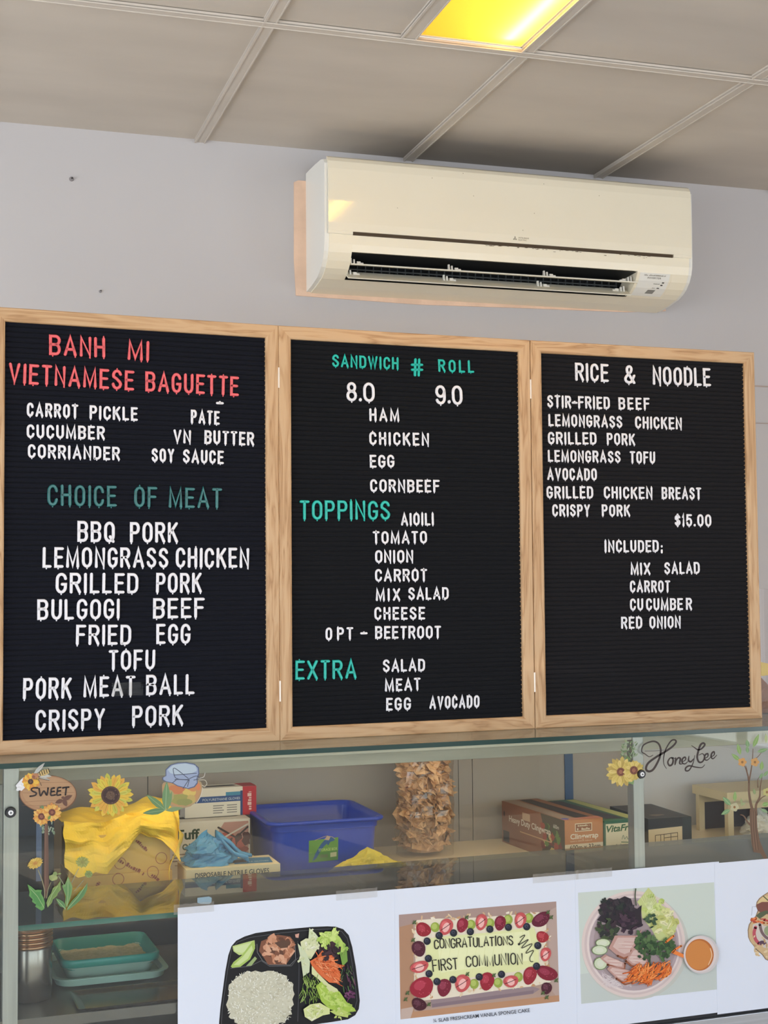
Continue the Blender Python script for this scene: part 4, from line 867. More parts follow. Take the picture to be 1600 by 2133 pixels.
for k in range(4):
    A.poly([(.072, .026-.006*k), (.10-.004*(k % 2), .026-.006*k), (.10-.004*(k % 2), .028-.006*k), (.072, .028-.006*k)], (120, 116, 116)); A.poly([(.108, .026-.006*k), (.134, .026-.006*k), (.134, .028-.006*k), (.108, .028-.006*k)], (120, 116, 116))
face_art(A, t, .066)
A = Art(px=False); A.poly([(.03, .02), (.13, .02), (.14, .03), (.13, .042), (.03, .042), (.02, .03)], (38, 38, 40)); A.poly([(.149, 0), (.185, 0), (.185, .062), (.14, .062)], (170, 44, 50)); A.mesh('top_print', lambda u, v, off: (u, v, .0724+off), t)

# blue storage tub
TUB = mat('blue_tub_plastic', (22, 58, 168), .32, var=.05, vscale=5)
t = thing('storage_tub', (1.040, 3.475, BEN), 'open blue plastic storage tub with a green dolphin label', 'tub', rad(-1.5))
def rrect(hx, hy, r, n=6):
    pts = []
    for cx, cy, a0 in ((hx-r, hy-r, 0), (-hx+r, hy-r, 90), (-hx+r, -hy+r, 180), (hx-r, -hy+r, 270)):
        pts += [(cx+r*cos(rad(a0+90*i/n)), cy+r*sin(rad(a0+90*i/n))) for i in range(n+1)]
    return pts
def rr_loft(bm, secs, cap0=True, cap1=False, mi=0):
    rings = [[bm.verts.new((x, y, z)) for x, y in rrect(hx, hy, r)] for hx, hy, r, z in secs]; n = len(rings[0])
    for a_, b_ in zip(rings, rings[1:]):
        for i in range(n): f = bm.faces.new((a_[i], a_[(i+1) % n], b_[(i+1) % n], b_[i])); f.material_index = mi
    if cap0: bm.faces.new(rings[0][::-1])
    if cap1: bm.faces.new(rings[-1])
bm = bmesh.new(); rr_loft(bm, [(.122, .125, .03, .001), (.128, .131, .03, .006), (.134, .138, .03, .118), (.1375, .1415, .03, .119), (.138, .142, .03, .137), (.141, .145, .03, .139), (.1365, .1405, .03, .1395), (.1325, .1365, .03, .134), (.126, .129, .03, .008), (.12, .123, .03, .005)], True, True)
bm_obj('body', bm, TUB, t, smooth=True).modifiers.new('e', 'EDGE_SPLIT').split_angle = rad(40)
bm = bmesh.new(); rr_loft(bm, [(.138, .142, .03, .134), (.149, .153, .034, .135), (.1515, .1555, .035, .139), (.1505, .1545, .035, .143), (.146, .150, .033, .1445), (.137, .141, .03, .143), (.1355, .1395, .03, .136)], False, False)
o = bm_obj('rim', bm, TUB, t, smooth=True)
A = Art(px=False)
A.poly([(-.045, .040), (.030, .042), (.030, .098), (-.045, .094)], (108, 158, 62)); A.poly([(-.045, .040), (.030, .042), (.030, .066), (-.045, .062)], (84, 138, 56))
A.poly([(-.036, .043), (-.028, .062), (-.014, .084), (.002, .100), (.014, .101), (.022, .092), (.016, .089), (.010, .088), (.004, .079), (.001, .084), (-.008, .076), (-.018, .062), (-.026, .049)], (44, 92, 150))
A.line([(-.030, .094), (-.012, .100), (.0, .103), (.014, .1), (.022, .094)], .0012, (196, 170, 140)); A.poly([(-.006, .094), (.002, .104), (.010, .100), (.006, .092)], (206, 176, 150))
A.text('STORAGE BOX', -.020, .066, .028, .067, .0065, (196, 214, 120), bold=.015); A.poly([(.010, .050), (.026, .051), (.026, .062), (.010, .061)], (196, 196, 150)); A.poly([(-.016, .050), (.004, .050), (.004, .058), (-.016, .058)], (100, 120, 70))
A.mesh('label', lambda u, v, off: (u, -(.131+.007*(v-.006)/.112)-.0006-off, v), t)['label'] = 'green dolphin label'

# yellow cloth before the tub
cl = crumple('cleaning_cloth', 1.118, 3.268, BEN, .118, .038, .076, mat('yellow_cloth', (214, 190, 70), .85, var=.1, vscale=30), None, 5, n=60, peak=1.3, lumps=5, amp=.5)
tag(cl, 'crumpled yellow cleaning cloth lying at the foot of the blue tub', 'cloth')
bm_ = None

# bag of prawn crackers
t = thing('cracker_bag', (1.372, 3.53, BEN), 'tall clear plastic bag of tan crackers standing between tub and clingwrap', 'bag')
CRK = mat('tan_cracker', (218, 174, 132), .6, var=.14, vscale=16, bump=.5, bscale=50)
rn = random.Random(21); bm = bmesh.new()
for k in range(340):
    zc = .030+.25*(k/340); a = rn.uniform(0, 2*pi); r = rn.uniform(.78, 1.08); c = Vector((.058*r*cos(a), .045*r*sin(a), zc)); R_ = rn.uniform(.018, .030)
    q = Matrix.Translation(c) @ Matrix.Rotation(rn.uniform(0, 3), 4, Vector((rn.random(), rn.random(), rn.random()+.1))) 
    vs = []
    for i in range(5):
        for j in range(8):
            rr = R_*i/4*(1+.2*sin(j*2+k)); vs.append(bm.verts.new(q @ Vector((rr*cos(j*pi/4), rr*sin(j*pi/4)*.8, .35*rr*rr/R_*(1 if k % 2 else -1)+.004*sin(j*3+i)))))
    for i in range(4):
        for j in range(8):
            if i == 0 and j % 1 == 0: pass
            try: bm.faces.new((vs[i*8+j], vs[i*8+(j+1) % 8], vs[(i+1)*8+(j+1) % 8], vs[(i+1)*8+j]))
            except ValueError: pass
rows = []
for j in range(20):
    z = .012+.27*j/19; rows.append([bm.verts.new((.050*(1+.12*noise.noise(Vector((cos(a)*2.2, sin(a)*2.2, z*28))))*cos(a), .038*(1+.12*noise.noise(Vector((cos(a)*2.2, sin(a)*2.2, z*28))))*sin(a), z)) for a in [2*pi*i/30 for i in range(30)]])
for a_, b_ in zip(rows, rows[1:]):
    for i in range(30): bm.faces.new((a_[i], a_[(i+1) % 30], b_[(i+1) % 30], b_[i]))
bm.faces.new(rows[0][::-1]); bm.faces.new(rows[-1])
o = bm_obj('crackers', bm, CRK, t); o['kind'] = 'stuff'
BAG = glass_mat('clear_bag_film', (.93, .91, .87), .08, .06)
bm = bmesh.new(); rows = []
for j in range(22):
    z = .002+.315*j/21; row = []
    for i in range(40):
        a = 2*pi*i/40; k = 1+.06*noise.noise(Vector((cos(a)*2, sin(a)*2, z*26)))+.03*noise.noise(Vector((cos(a)*6, sin(a)*6, z*50)))
        sx = .075*(1 if z < .27 else 1-.0*(z-.27)); sy = .055*(1 if z < .26 else max(.1, 1-(z-.26)/.06)); e = .6
        row.append(bm.verts.new((sx*k*math.copysign(abs(cos(a))**e, cos(a)), sy*k*math.copysign(abs(sin(a))**e, sin(a)), z)))
    rows.append(row)
for a_, b_ in zip(rows, rows[1:]):
    for i in range(40): bm.faces.new((a_[i], a_[(i+1) % 40], b_[(i+1) % 40], b_[i]))
bm_obj('film', bm, BAG, t)

# clingwrap and kitchen wrap cartons
BROWN = mat('brown_printed_carton', (132, 84, 62), .5, var=.06); DGREEN = mat('green_printed_carton', (40, 92, 66), .5, var=.06)
t = card_box('wrap_carton', .112, .36, .113, (1.652, 3.262, BEN), rad(2.0), 'long brown wrap carton lettered 600m x 33cm on its end', 'carton', BROWN, 'long wrap cartons')
A = Art(px=False)
A.poly([(0, .051), (.112, .051), (.112, .113), (0, .113)], (198, 130, 84)); A.poly([(0, 0), (.112, 0), (.112, .051), (0, .051)], (232, 214, 186))
A.text('Clingwrap', .016, .064, .098, .064, .013, (240, 226, 204), bold=.02); A.text('600m x 33cm', .014, .036, .104, .036, .0125, (60, 48, 42), bold=.01)
A.poly([(.030, .082), (.080, .082), (.080, .103), (.030, .103)], (236, 216, 184)); A.poly([(.032, .084), (.078, .084), (.078, .101), (.032, .101)], (150, 92, 60)); A.bars(.036, .0855, .074, .0855, .006, (236, 216, 184), 5); A.bars(.038, .095, .072, .095, .004, (236, 216, 184), 6)
A.bars(.016, .057, .08, .057, .003, (232, 190, 150), 8)
face_art(A, t, .113, name='end_print')
A = Art(px=False)                                   # long left side: u runs from the front to the back
A.poly([(0, 0), (.13, 0), (.105, .06), (.13, .113), (0, .113)], (70, 62, 50))
for k in range(26): A.blob(.02+.1*rn.random(), .015+.07*rn.random(), .012, .010, ((160, 70, 56), (96, 128, 62), (206, 178, 120), (120, 50, 50), (60, 76, 44))[k % 5], rot=k, jit=.3, seed=k)
A.text('Heavy Duty Clingwrap', .315, .064, .075, .064, -.016, (236, 222, 206), bold=.015); A.poly([(.07, .044), (.25, .044), (.25, .047), (.07, .047)], (206, 160, 120)); A.poly([(.19, .080), (.235, .080), (.235, .1), (.19, .1)], (206, 170, 140))
A.text('600m', .06, .085, .03, .085, -.010, (226, 220, 206)); A.poly([(.315, .004), (.352, .004), (.352, .034), (.315, .034)], (46, 42, 48)); A.blob(.345, .08, .004, .008, (60, 40, 40))
A.mesh('side_print', lambda u, v, off: (-.0004-off, u, v), t)
A = Art(px=False); A.poly([(.004, .003), (.04, .003), (.04, .357), (.004, .357)], (150, 128, 116)); A.poly([(.045, .02), (.09, .02), (.085, .35), (.05, .35)], (44, 42, 52)); A.poly([(0.0, 0), (.112, 0), (.112, .03), (0, .02)], (190, 120, 104)); A.blob(.012, .02, .010, .012, (60, 70, 170))
A.mesh('top_print', lambda u, v, off: (u, v, .1134+off), t)
t = card_box('wrap_carton', .113, .36, .104, (1.7665, 3.262, BEN), rad(2.0), 'green-topped cream wrap carton with slanted green lettering, between brown wrap carton and middle post', 'carton', DGREEN, 'long wrap cartons')
A = Art(px=False)
A.poly([(.004, 0), (.110, 0), (.110, .096), (.004, .096)], (226, 214, 182)); A.text('VitaFresh', .006, .075, .109, .077, .0165, (44, 96, 60), bold=.03, shear=.25); A.line([(.052, .054), (.056, .064), (.060, .054), (.066, .060), (.070, .053), (.076, .061), (.080, .053), (.088, .066), (.090, .053), (.096, .058)], .0014, (80, 110, 96), smooth=True); A.line([(.05, .047), (.08, .044), (.106, .056)], .0022, (60, 110, 84)); A.bars(.018, .036, .104, .036, .007, (110, 122, 96), 7)
face_art(A, t, .1, name='end_print')
A = Art(px=False); A.poly([(0, .02), (.03, .05), (.06, .02)], (210, 220, 206)); A.poly([(.012, .06), (.02, .09), (.028, .06)], (20, 40, 30)); A.poly([(.0, .0), (.35, 0), (.35, .012), (0, .012)], (200, 210, 196)); A.mesh('side_print', lambda u, v, off: (-.0004-off, u, v), t)
A = Art(px=False); A.poly([(.02, .03), (.07, .02), (.06, .34), (.02, .35)], (52, 46, 54)); A.poly([(.078, .02), (.110, .01), (.110, .35), (.082, .35)], (176, 178, 110)); A.mesh('top_print', lambda u, v, off: (u, v, .1044+off), t)
t = card_box('open_carton', .128, .23, .094, (1.918, 3.300, BEN), rad(-3), 'black-edged cream carton with a window grid print behind the middle post', 'carton', mat('black_carton', (30, 34, 34), .5))
A = Art(px=False)
A.poly([(0, 0), (.100, 0), (.100, .070), (0, .066)], (222, 200, 164)); K = (74, 56, 40)
for p_ in (((.020, .008), (.020, .050)), ((.036, .008), (.036, .051)), ((.046, .008), (.046, .052)), ((.066, .030), (.066, .053)), ((.086, .008), (.086, .054)), ((.076, .008), (.076, .03)), ((.020, .050), (.086, .054)), ((.020, .030), (.046, .030)), ((.046, .042), (.086, .044)), ((.060, .030), (.086, .031)), ((.046, .03), (.06, .03))): A.line(list(p_), .0018, K)
A.poly([(.047, .009), (.061, .009), (.061, .027), (.047, .027)], (30, 60, 50)); A.poly([(.100, 0), (.128, 0), (.128, .094), (.100, .094)], (36, 46, 46)); A.poly([(0, .068), (.102, .072), (.102, .094), (0, .094)], (26, 28, 28))
face_art(A, t, .094, name='end_print')
A = Art(px=False); A.poly([(.01, .01), (.118, .01), (.118, .22), (.01, .22)], (42, 38, 36)); A.blob(.05, .05, .02, .012, (120, 100, 84), jit=.3); A.mesh('top_print', lambda u, v, off: (u, v, .0944+off), t)

# blue strip on the wall, cream stool and white bag at the right
p0 = at_y(1175, 1570, 3.66); p1 = at_y(1193, 1662, 3.66)
o = boxo('blue_strap', p0.x, p1.x, 3.655, 3.668, BEN+.06, 1.36, mat('dark_blue_strip', (34, 66, 104), .4)); tag(o, 'dark blue vertical strip on the wall behind the wrap cartons', 'strip'); 
CRM = mat('cream_stool_plastic', (206, 188, 150), .5, var=.04)
t = thing('step_stool', (2.36, 3.50, BEN), 'low cream plastic stool on the bench behind the tree sticker', 'stool')
boxo('seat', -.125, .16, -.09, .09, .105, .130, CRM, t, bevel=.006)
for x, y in ((-.118, -.083), (-.118, .065), (.135, -.083), (.135, .065)): boxo('leg', x, x+.018, y, y+.018, 0, .1045, CRM, t, bevel=.003)
boxo('apron', -.115, .15, -.078, -.070, .080, .1048, CRM, t, bevel=.002)
boxo('apron', -.115, .15, .070, .078, .080, .1048, CRM, t, bevel=.002)
boxo('back_sheet', -.10, .15, .083, .087, .0, .1048, mat('dark_brown_sheet', (48, 38, 40), .7), t)
o = crumple('plastic_bag', 2.375, 3.47, BEN, .045, .045, .07, mat('white_bag', (232, 226, 214), .6, var=.04), None, 9, peak=1.0, lumps=4, amp=.45); tag(o, 'crumpled white bag tucked under the cream stool', 'bag')

# clear tub with bread on the counter top, only its edge shows past the last board
t = thing('clear_tub', (2.085, 3.03, TOPZ), 'clear plastic tub of bread standing on the glass top past the RICE & NOODLE board', 'tub')
bm = bmesh.new(); rr_loft(bm, [(.06, .05, .012, .001), (.064, .054, .012, .31)], True, False); bm_obj('wall', bm, glass_mat('clear_tub_plastic', (.88, .85, .84), 0, .03), t)
o = crumple('bread', 0, 0, .002, .052, .042, .085, mat('brown_bread', (150, 104, 70), .7, var=.3, vscale=30), t, 12, amp=.2)
bm = bmesh.new(); prism(bm, [(-.055, .100), (-.035, .118), (-.01, .128), (.03, .12), (.05, .098), (.0, .092)], 1, -.02, .02); bm_obj('yellow_wrapper', bm, mat('yellow_wrapper', (236, 206, 84), .5), t, bevel=.003)

# lower display: canister, food tub, tray
t = thing('steel_canister', (.2805, 2.87, .745), 'small steel canister with a ribbed copper-toned lid, in the lower left of the counter', 'canister')
CAN = mat('canister_steel', (150, 140, 130), .25, metal=.9, var=.1, vscale=3, vstretch=(20, 20, 1))
bm = bmesh.new(); lathe(bm, [(.0395, .001), (.041, .003), (.041, .100), (.0402, .1015)], n=48, cap=True); bm_obj('body', bm, CAN, t, smooth=True).modifiers.new('e', 'EDGE_SPLIT').split_angle = rad(40)
bm = bmesh.new(); prof = [(.0405, .1018)]
for k in range(4): z = .103+.0085*k; prof += [(.0425, z), (.0432, z+.002), (.0425, z+.0045), (.0405, z+.006)]
prof += [(.0425, .1375), (.0418, .1395), (.036, .1405), (.001, .1408)]; lathe(bm, prof, n=48); o = bm_obj('lid', bm, mat('coppery_lid', (186, 140, 104), .25, metal=.85, var=.1, vscale=6), t, smooth=True); o['label'] = 'ribbed coppery lid'; o.modifiers.new('e', 'EDGE_SPLIT').split_angle = rad(50)
t = thing('food_tub', (.446, 3.015, .745), 'shallow teal food tub of pale crumbs set in a clear lid, next to the canister', 'food tub', rad(0.5))
TEALT = mat('teal_tub_plastic', (40, 150, 136), .35); CLR = mat('cloudy_plastic', (168, 196, 180), .35, trans=.0, alpha=1)
bm = bmesh.new(); rr_loft(bm, [(.098, .096, .03, .0008), (.110, .108, .035, .004), (.112, .110, .036, .016), (.1185, .116, .036, .0175), (.1185, .116, .036, .0195), (.108, .106, .034, .019), (.106, .104, .034, .006)], True, False); o = bm_obj('lid_tray', bm, CLR, t, smooth=True); o.modifiers.new('e', 'EDGE_SPLIT').split_angle = rad(40); o['label'] = 'cloudy lid under the tub'
bm = bmesh.new(); rr_loft(bm, [(.084, .083, .022, .0065), (.094, .093, .024, .044)], True, False); o = bm_obj('body', bm, CLR, t, smooth=True)
bm = bmesh.new(); rr_loft(bm, [(.0945, .0935, .024, .036), (.100, .099, .026, .037), (.101, .100, .026, .050), (.099, .098, .025, .0525), (.095, .094, .024, .052), (.090, .089, .022, .030), (.085, .084, .02, .026)], False, False); bm_obj('rim', bm, TEALT, t, smooth=True)
bm = bmesh.new(); g = []
for i in range(33):
    g.append([bm.verts.new((-.086+.172*i/32, -.085+.17*j/32, .0290+.0035*noise.noise(Vector((i*.22, j*.22, 0)))+.0018*noise.noise(Vector((i*.9, j*.9, 3))))) for j in range(33)])
for i in range(32):
    for j in range(32): bm.faces.new((g[i][j], g[i+1][j], g[i+1][j+1], g[i][j+1]))
o = bm_obj('crumbs', bm, mat('pale_crumbs', (206, 190, 148), .9, var=.2, vscale=120, bump=.8, bscale=400), t); o['kind'] = 'stuff'
t = thing('steel_tray', (.62, 2.802, .7452), 'flat steel tray with a raised rim in front of the food tub', 'tray')
TR = mat('tray_steel', (120, 108, 98), .22, metal=.8)
bm = bmesh.new(); rr_loft(bm, [(.25, .058, .006, .0005), (.262, .063, .008, .006), (.265, .0645, .008, .0065), (.2615, .0625, .008, .0058), (.248, .056, .006, .0012)], True, True); bm_obj('pan', bm, TR, t)

# ------------------------------------------------------------------ prints taped to the outside of the glass
PAPER = mat('poster_paper', (207, 212, 222), .42, spec=.35)
PZ0, PZ1 = .598, .928
def glyphs(A, txt, x0, y0, x1, y1, h, w, col, seed=0):
    rn = random.Random(seed); ws = [max(.12, GL[c][0]) if c != ' ' else .4 for c in txt]; gap = .22; tot = sum(ws)+gap*(len(txt)-1); L = math.hypot(x1-x0, y1-y0); k = L/tot
    ux, uy = (x1-x0)/L, (y1-y0)/L; x = 0
    for c, wd in zip(txt, ws):
        if c != ' ':
            hh = h*(1+rn.uniform(-.08, .06)); dy = rn.uniform(-.05, .05)*h
            for s in GL[c][1]:
                closed = s[-1] == 'c'; P_ = [p for p in s if p != 'c']
                if closed: P_ = P_+[P_[0]]
                Q = [(x0+ux*(x+px_*wd*k)+uy*(pz*hh), y0+uy*(x+px_*wd*k)-ux*(pz*hh)+dy) for px_, pz in P_]
                A.line(Q, w, col)
        x += (wd+gap)*k
def poster(x0, x1, Y, label, fill, z0=PZ0, z1=PZ1):
    cx = (x0+x1)/2; t = thing('food_poster', (cx, Y, z0), label, 'poster', 0, 'food posters taped along the glass')
    boxo('sheet', x0-cx, x1-cx, 0, .0004, 0, z1-z0, PAPER, t)
    A = Art(Y); fill(A); A.mesh('printed_picture', lambda u, v, off: (u-cx, -.00008-off, v-z0), t); return t
def leaf_mass(A, x, y, r, cols, n, seed):
    q = random.Random(seed)
    for k in range(n):
        a = q.uniform(0, 6.28); d = r*math.sqrt(q.random()); c = cols[k % len(cols)]; px_, py_, w, h, t = x+d*cos(a), y+d*sin(a), q.uniform(.18, .38)*r, q.uniform(.12, .28)*r, q.uniform(0, 3)
        A.blob(px_, py_, w, h, c, rot=t, jit=.35, seed=k+seed, n=13); A.line([(px_-w*.7*cos(t), py_-w*.7*sin(t)), (px_+w*.7*cos(t), py_+w*.7*sin(t))], r*.018, tuple(min(255, int(v*1.14)+6) for v in c))
        A.blob(px_+w*.25, py_+h*.3, w*.5, h*.35, tuple(int(v*.88) for v in c), rot=t, jit=.4, seed=k, n=9)
def bento(A):
    A.frame(360, 1840, 3.478); rn = random.Random(3)
    A.poly([(330, 1150), (336, 1000), (345, 900), (380, 640), (402, 520), (425, 455), (460, 415), (520, 385), (600, 360), (760, 338), (1000, 316), (1120, 311), (1180, 314), (1235, 332), (1275, 375), (1300, 460), (1325, 600), (1345, 760), (1355, 850), (1348, 910), (1322, 955), (1270, 985), (1150, 1005), (950, 1032), (700, 1062), (620, 1150)], (22, 22, 24))
    A.line([(345, 1100), (360, 900), (395, 640), (425, 480), (470, 425), (560, 392), (780, 360), (1010, 336), (1150, 330), (1225, 350), (1265, 400), (1290, 520), (1318, 700), (1335, 850), (1310, 930), (1240, 965)], 3, (92, 94, 98)); A.line([(905, 420), (915, 600), (912, 800), (905, 1000)], 5, (70, 70, 74)); A.line([(420, 615), (560, 600), (640, 560), (700, 600), (860, 598), (905, 540)], 4, (96, 96, 98))
    A.line([(610, 440), (612, 500), (650, 560), (700, 590), (850, 592), (890, 550), (885, 440)], 3, (130, 130, 130))
    A.poly([(432, 455), (540, 425), (592, 412), (596, 455), (540, 512), (480, 520), (440, 492)], (190, 208, 130)); A.poly([(440, 462), (540, 436), (575, 430), (560, 470), (500, 505), (450, 492)], (206, 220, 160))
    A.poly([(420, 602), (440, 570), (500, 522), (560, 440), (588, 412), (596, 470), (560, 550), (490, 604), (430, 612)], (166, 192, 96)); A.poly([(440, 592), (510, 528), (572, 448), (580, 480), (545, 545), (480, 592)], (200, 216, 148)); A.poly([(530, 600), (595, 530), (610, 545), (570, 596)], (150, 170, 110))
    A.poly([(625, 490), (640, 420), (700, 395), (760, 372), (850, 385), (885, 430), (880, 500), (840, 560), (820, 588), (690, 588), (660, 540)], (128, 82, 60))
    for k in range(60):
        a = rn.uniform(0, 6.28); r = math.sqrt(rn.random()); A.blob(758+112*r*cos(a), 480+95*r*sin(a), rn.uniform(14, 36), rn.uniform(10, 22), ((196, 138, 104), (206, 150, 118), (178, 118, 86), (214, 164, 132), (98, 64, 48))[k % 5], rot=rn.uniform(0, 3), jit=.3, seed=k, n=9)
    A.poly([(735, 430), (800, 412), (850, 425), (830, 465), (780, 470)], (92, 66, 52)); A.poly([(885, 370), (915, 362), (910, 395), (890, 392)], (210, 160, 140))
    pts = []
    for i in range(60):
        a = 2*pi*i/60; rr = 1+rn.uniform(-.06, .05); pts.append((635+242*rr*math.copysign(abs(cos(a))**.75, cos(a))-8*sin(a), 840+205*rr*math.copysign(abs(sin(a))**.75, sin(a))))
    A.poly(pts, (206, 202, 178))
    for k in range(620):
        a = rn.uniform(0, 6.28); r = math.sqrt(rn.random()); x = 635+242*r*math.copysign(abs(cos(a))**.75, cos(a)); y = 840+208*r*math.copysign(abs(sin(a))**.75, sin(a)); t_ = rn.uniform(0, pi); L = rn.uniform(14, 26); w = rn.uniform(4.5, 7)
        A.poly([(x-L/2*cos(t_), y-L/2*sin(t_)), (x-w/2*sin(t_), y+w/2*cos(t_)), (x+L/2*cos(t_), y+L/2*sin(t_)), (x+w/2*sin(t_), y-w/2*cos(t_))], ((240, 238, 222), (228, 226, 206), (246, 245, 234), (190, 184, 156), (216, 212, 190))[int(rn.random()**1.3*5)])
    A.poly([(978, 395), (985, 320), (1030, 360), (1060, 400), (1010, 420)], (214, 222, 180)); A.poly([(920, 420), (960, 395), (1030, 400), (1050, 460), (1000, 540), (940, 530)], (216, 218, 172)); A.poly([(900, 430), (950, 480), (990, 560), (985, 640), (940, 670), (925, 560)], (206, 214, 176))
    A.poly([(1050, 395), (1100, 345), (1160, 345), (1205, 385), (1240, 440), (1255, 520), (1220, 520), (1190, 450), (1120, 440), (1060, 430)], (184, 210, 104)); A.poly([(1070, 385), (1120, 358), (1170, 368), (1180, 410), (1100, 420)], (206, 226, 130)); A.poly([(1205, 500), (1255, 470), (1262, 560), (1225, 600)], (120, 160, 70))
    A.poly([(1040, 470), (1090, 440), (1140, 450), (1215, 455), (1210, 500), (1130, 505), (1060, 515)], (52, 34, 40)); A.poly([(1110, 430), (1150, 415), (1190, 440), (1150, 470)], (64, 36, 44))
    A.poly([(990, 560), (1040, 530), (1080, 480), (1110, 520), (1190, 510), (1160, 545), (1180, 600), (1215, 660), (1195, 720), (1130, 715), (1060, 660), (1010, 610)], (222, 112, 62))
    for k in range(60):
        x = 1010+rn.random()*180; y = 520+(x-1010)*.85*rn.random()+rn.random()*60; t_ = rn.uniform(-.2, 1.2); A.line([(x, y), (x+50*cos(t_), y+50*sin(t_))], rn.uniform(4, 9), ((240, 132, 76), (226, 104, 52), (246, 154, 104), (206, 96, 50))[k % 4])
    for p_ in ((1010, 370, 40, ((214, 222, 180), (226, 230, 196), (196, 206, 150)), 8, 31), (985, 450, 60, ((222, 224, 184), (206, 212, 160), (232, 232, 204)), 14, 32), (955, 560, 48, ((216, 220, 180), (200, 208, 156)), 10, 33), (1130, 395, 70, ((190, 214, 112), (206, 226, 130), (172, 200, 92)), 18, 34), (1220, 470, 45, ((176, 206, 100), (150, 186, 84), (130, 164, 76)), 12, 35), (1130, 485, 62, ((52, 34, 40), (70, 44, 52), (40, 28, 32)), 16, 36)): leaf_mass(A, *p_)
    for k in range(40): x = 1020+150*rn.random(); y = 520+(x-1020)*.9+rn.uniform(-40, 60); t_ = rn.uniform(-.2, 1.2); A.line([(x, y), (x+42*cos(t_), y+42*sin(t_))], rn.uniform(4, 8), ((240, 132, 76), (226, 104, 52), (246, 154, 104))[k % 3])
    A.poly([(1000, 590), (1040, 640), (1120, 720), (1185, 760), (1200, 790), (1130, 780), (1050, 690), (1000, 650)], (214, 216, 160))
    for k in range(70): x = 930+rn.random()*120; y = 640+rn.random()*200; A.line([(x, y), (x+rn.uniform(-30, 30), y+rn.uniform(20, 60))], rn.uniform(2, 5), ((122, 156, 56), (150, 180, 80), (90, 124, 44), (176, 200, 110))[k % 4])
    A.poly([(1030, 740), (1070, 705), (1130, 780), (1210, 790), (1250, 850), (1310, 900), (1320, 920), (1230, 930), (1130, 905), (1070, 850)], (166, 194, 78)); A.poly([(1050, 740), (1110, 800), (1200, 830), (1270, 890), (1180, 880), (1090, 830)], (194, 214, 116))
    A.poly([(940, 905), (990, 870), (1060, 860), (1130, 900), (1130, 940), (1080, 950), (1000, 992), (950, 960)], (212, 218, 150)); A.poly([(960, 910), (1030, 880), (1090, 905), (1020, 960)], (232, 230, 190)); A.poly([(1130, 920), (1200, 900), (1270, 930), (1260, 965), (1180, 950)], (190, 206, 110))
    for p_ in ((1090, 770, 40, ((176, 202, 92), (194, 214, 116), (156, 186, 76)), 8, 41), (1170, 840, 62, ((170, 198, 84), (190, 212, 110), (150, 182, 70)), 16, 42), (1250, 900, 46, ((180, 206, 96), (160, 190, 80)), 9, 43), (1020, 925, 62, ((216, 222, 160), (232, 232, 194), (196, 206, 130)), 18, 44), (1200, 935, 40, ((190, 206, 110), (206, 218, 140)), 8, 45)): leaf_mass(A, *p_)
    for k in range(26): x = 1210+rn.random()*100; y = 570+rn.random()*240; A.line([(x, y), (x+rn.uniform(-20, 20), y+rn.uniform(20, 60))], rn.uniform(3, 8), ((70, 96, 52), (60, 40, 60), (110, 60, 90), (90, 120, 70))[k % 4])
    for k in range(16): A.blob(1240+rn.random()*70, 770+rn.random()*55, 12, 7, ((120, 66, 104), (90, 44, 78))[k % 2], rot=k, jit=.4, seed=k)
def berry(A, x, y, rx, ry, rot, c, rn, seeds=True):
    A.poly([(x+rx*cos(t)*(1-.15*sin(t))*cos(rot)-ry*sin(t)*sin(rot), y+rx*cos(t)*(1-.15*sin(t))*sin(rot)+ry*sin(t)*cos(rot)) for t in [2*pi*i/18 for i in range(18)]], c)
    A.blob(x-rx*.2, y-ry*.25, rx*.5, ry*.45, tuple(min(255, v+26) for v in c), rot=rot)
    if seeds:
        for k in range(9): A.blob(x+rx*.65*rn.uniform(-1, 1), y+ry*.65*rn.uniform(-1, 1), 3, 3.5, tuple(min(255, v+60) for v in c), n=6)
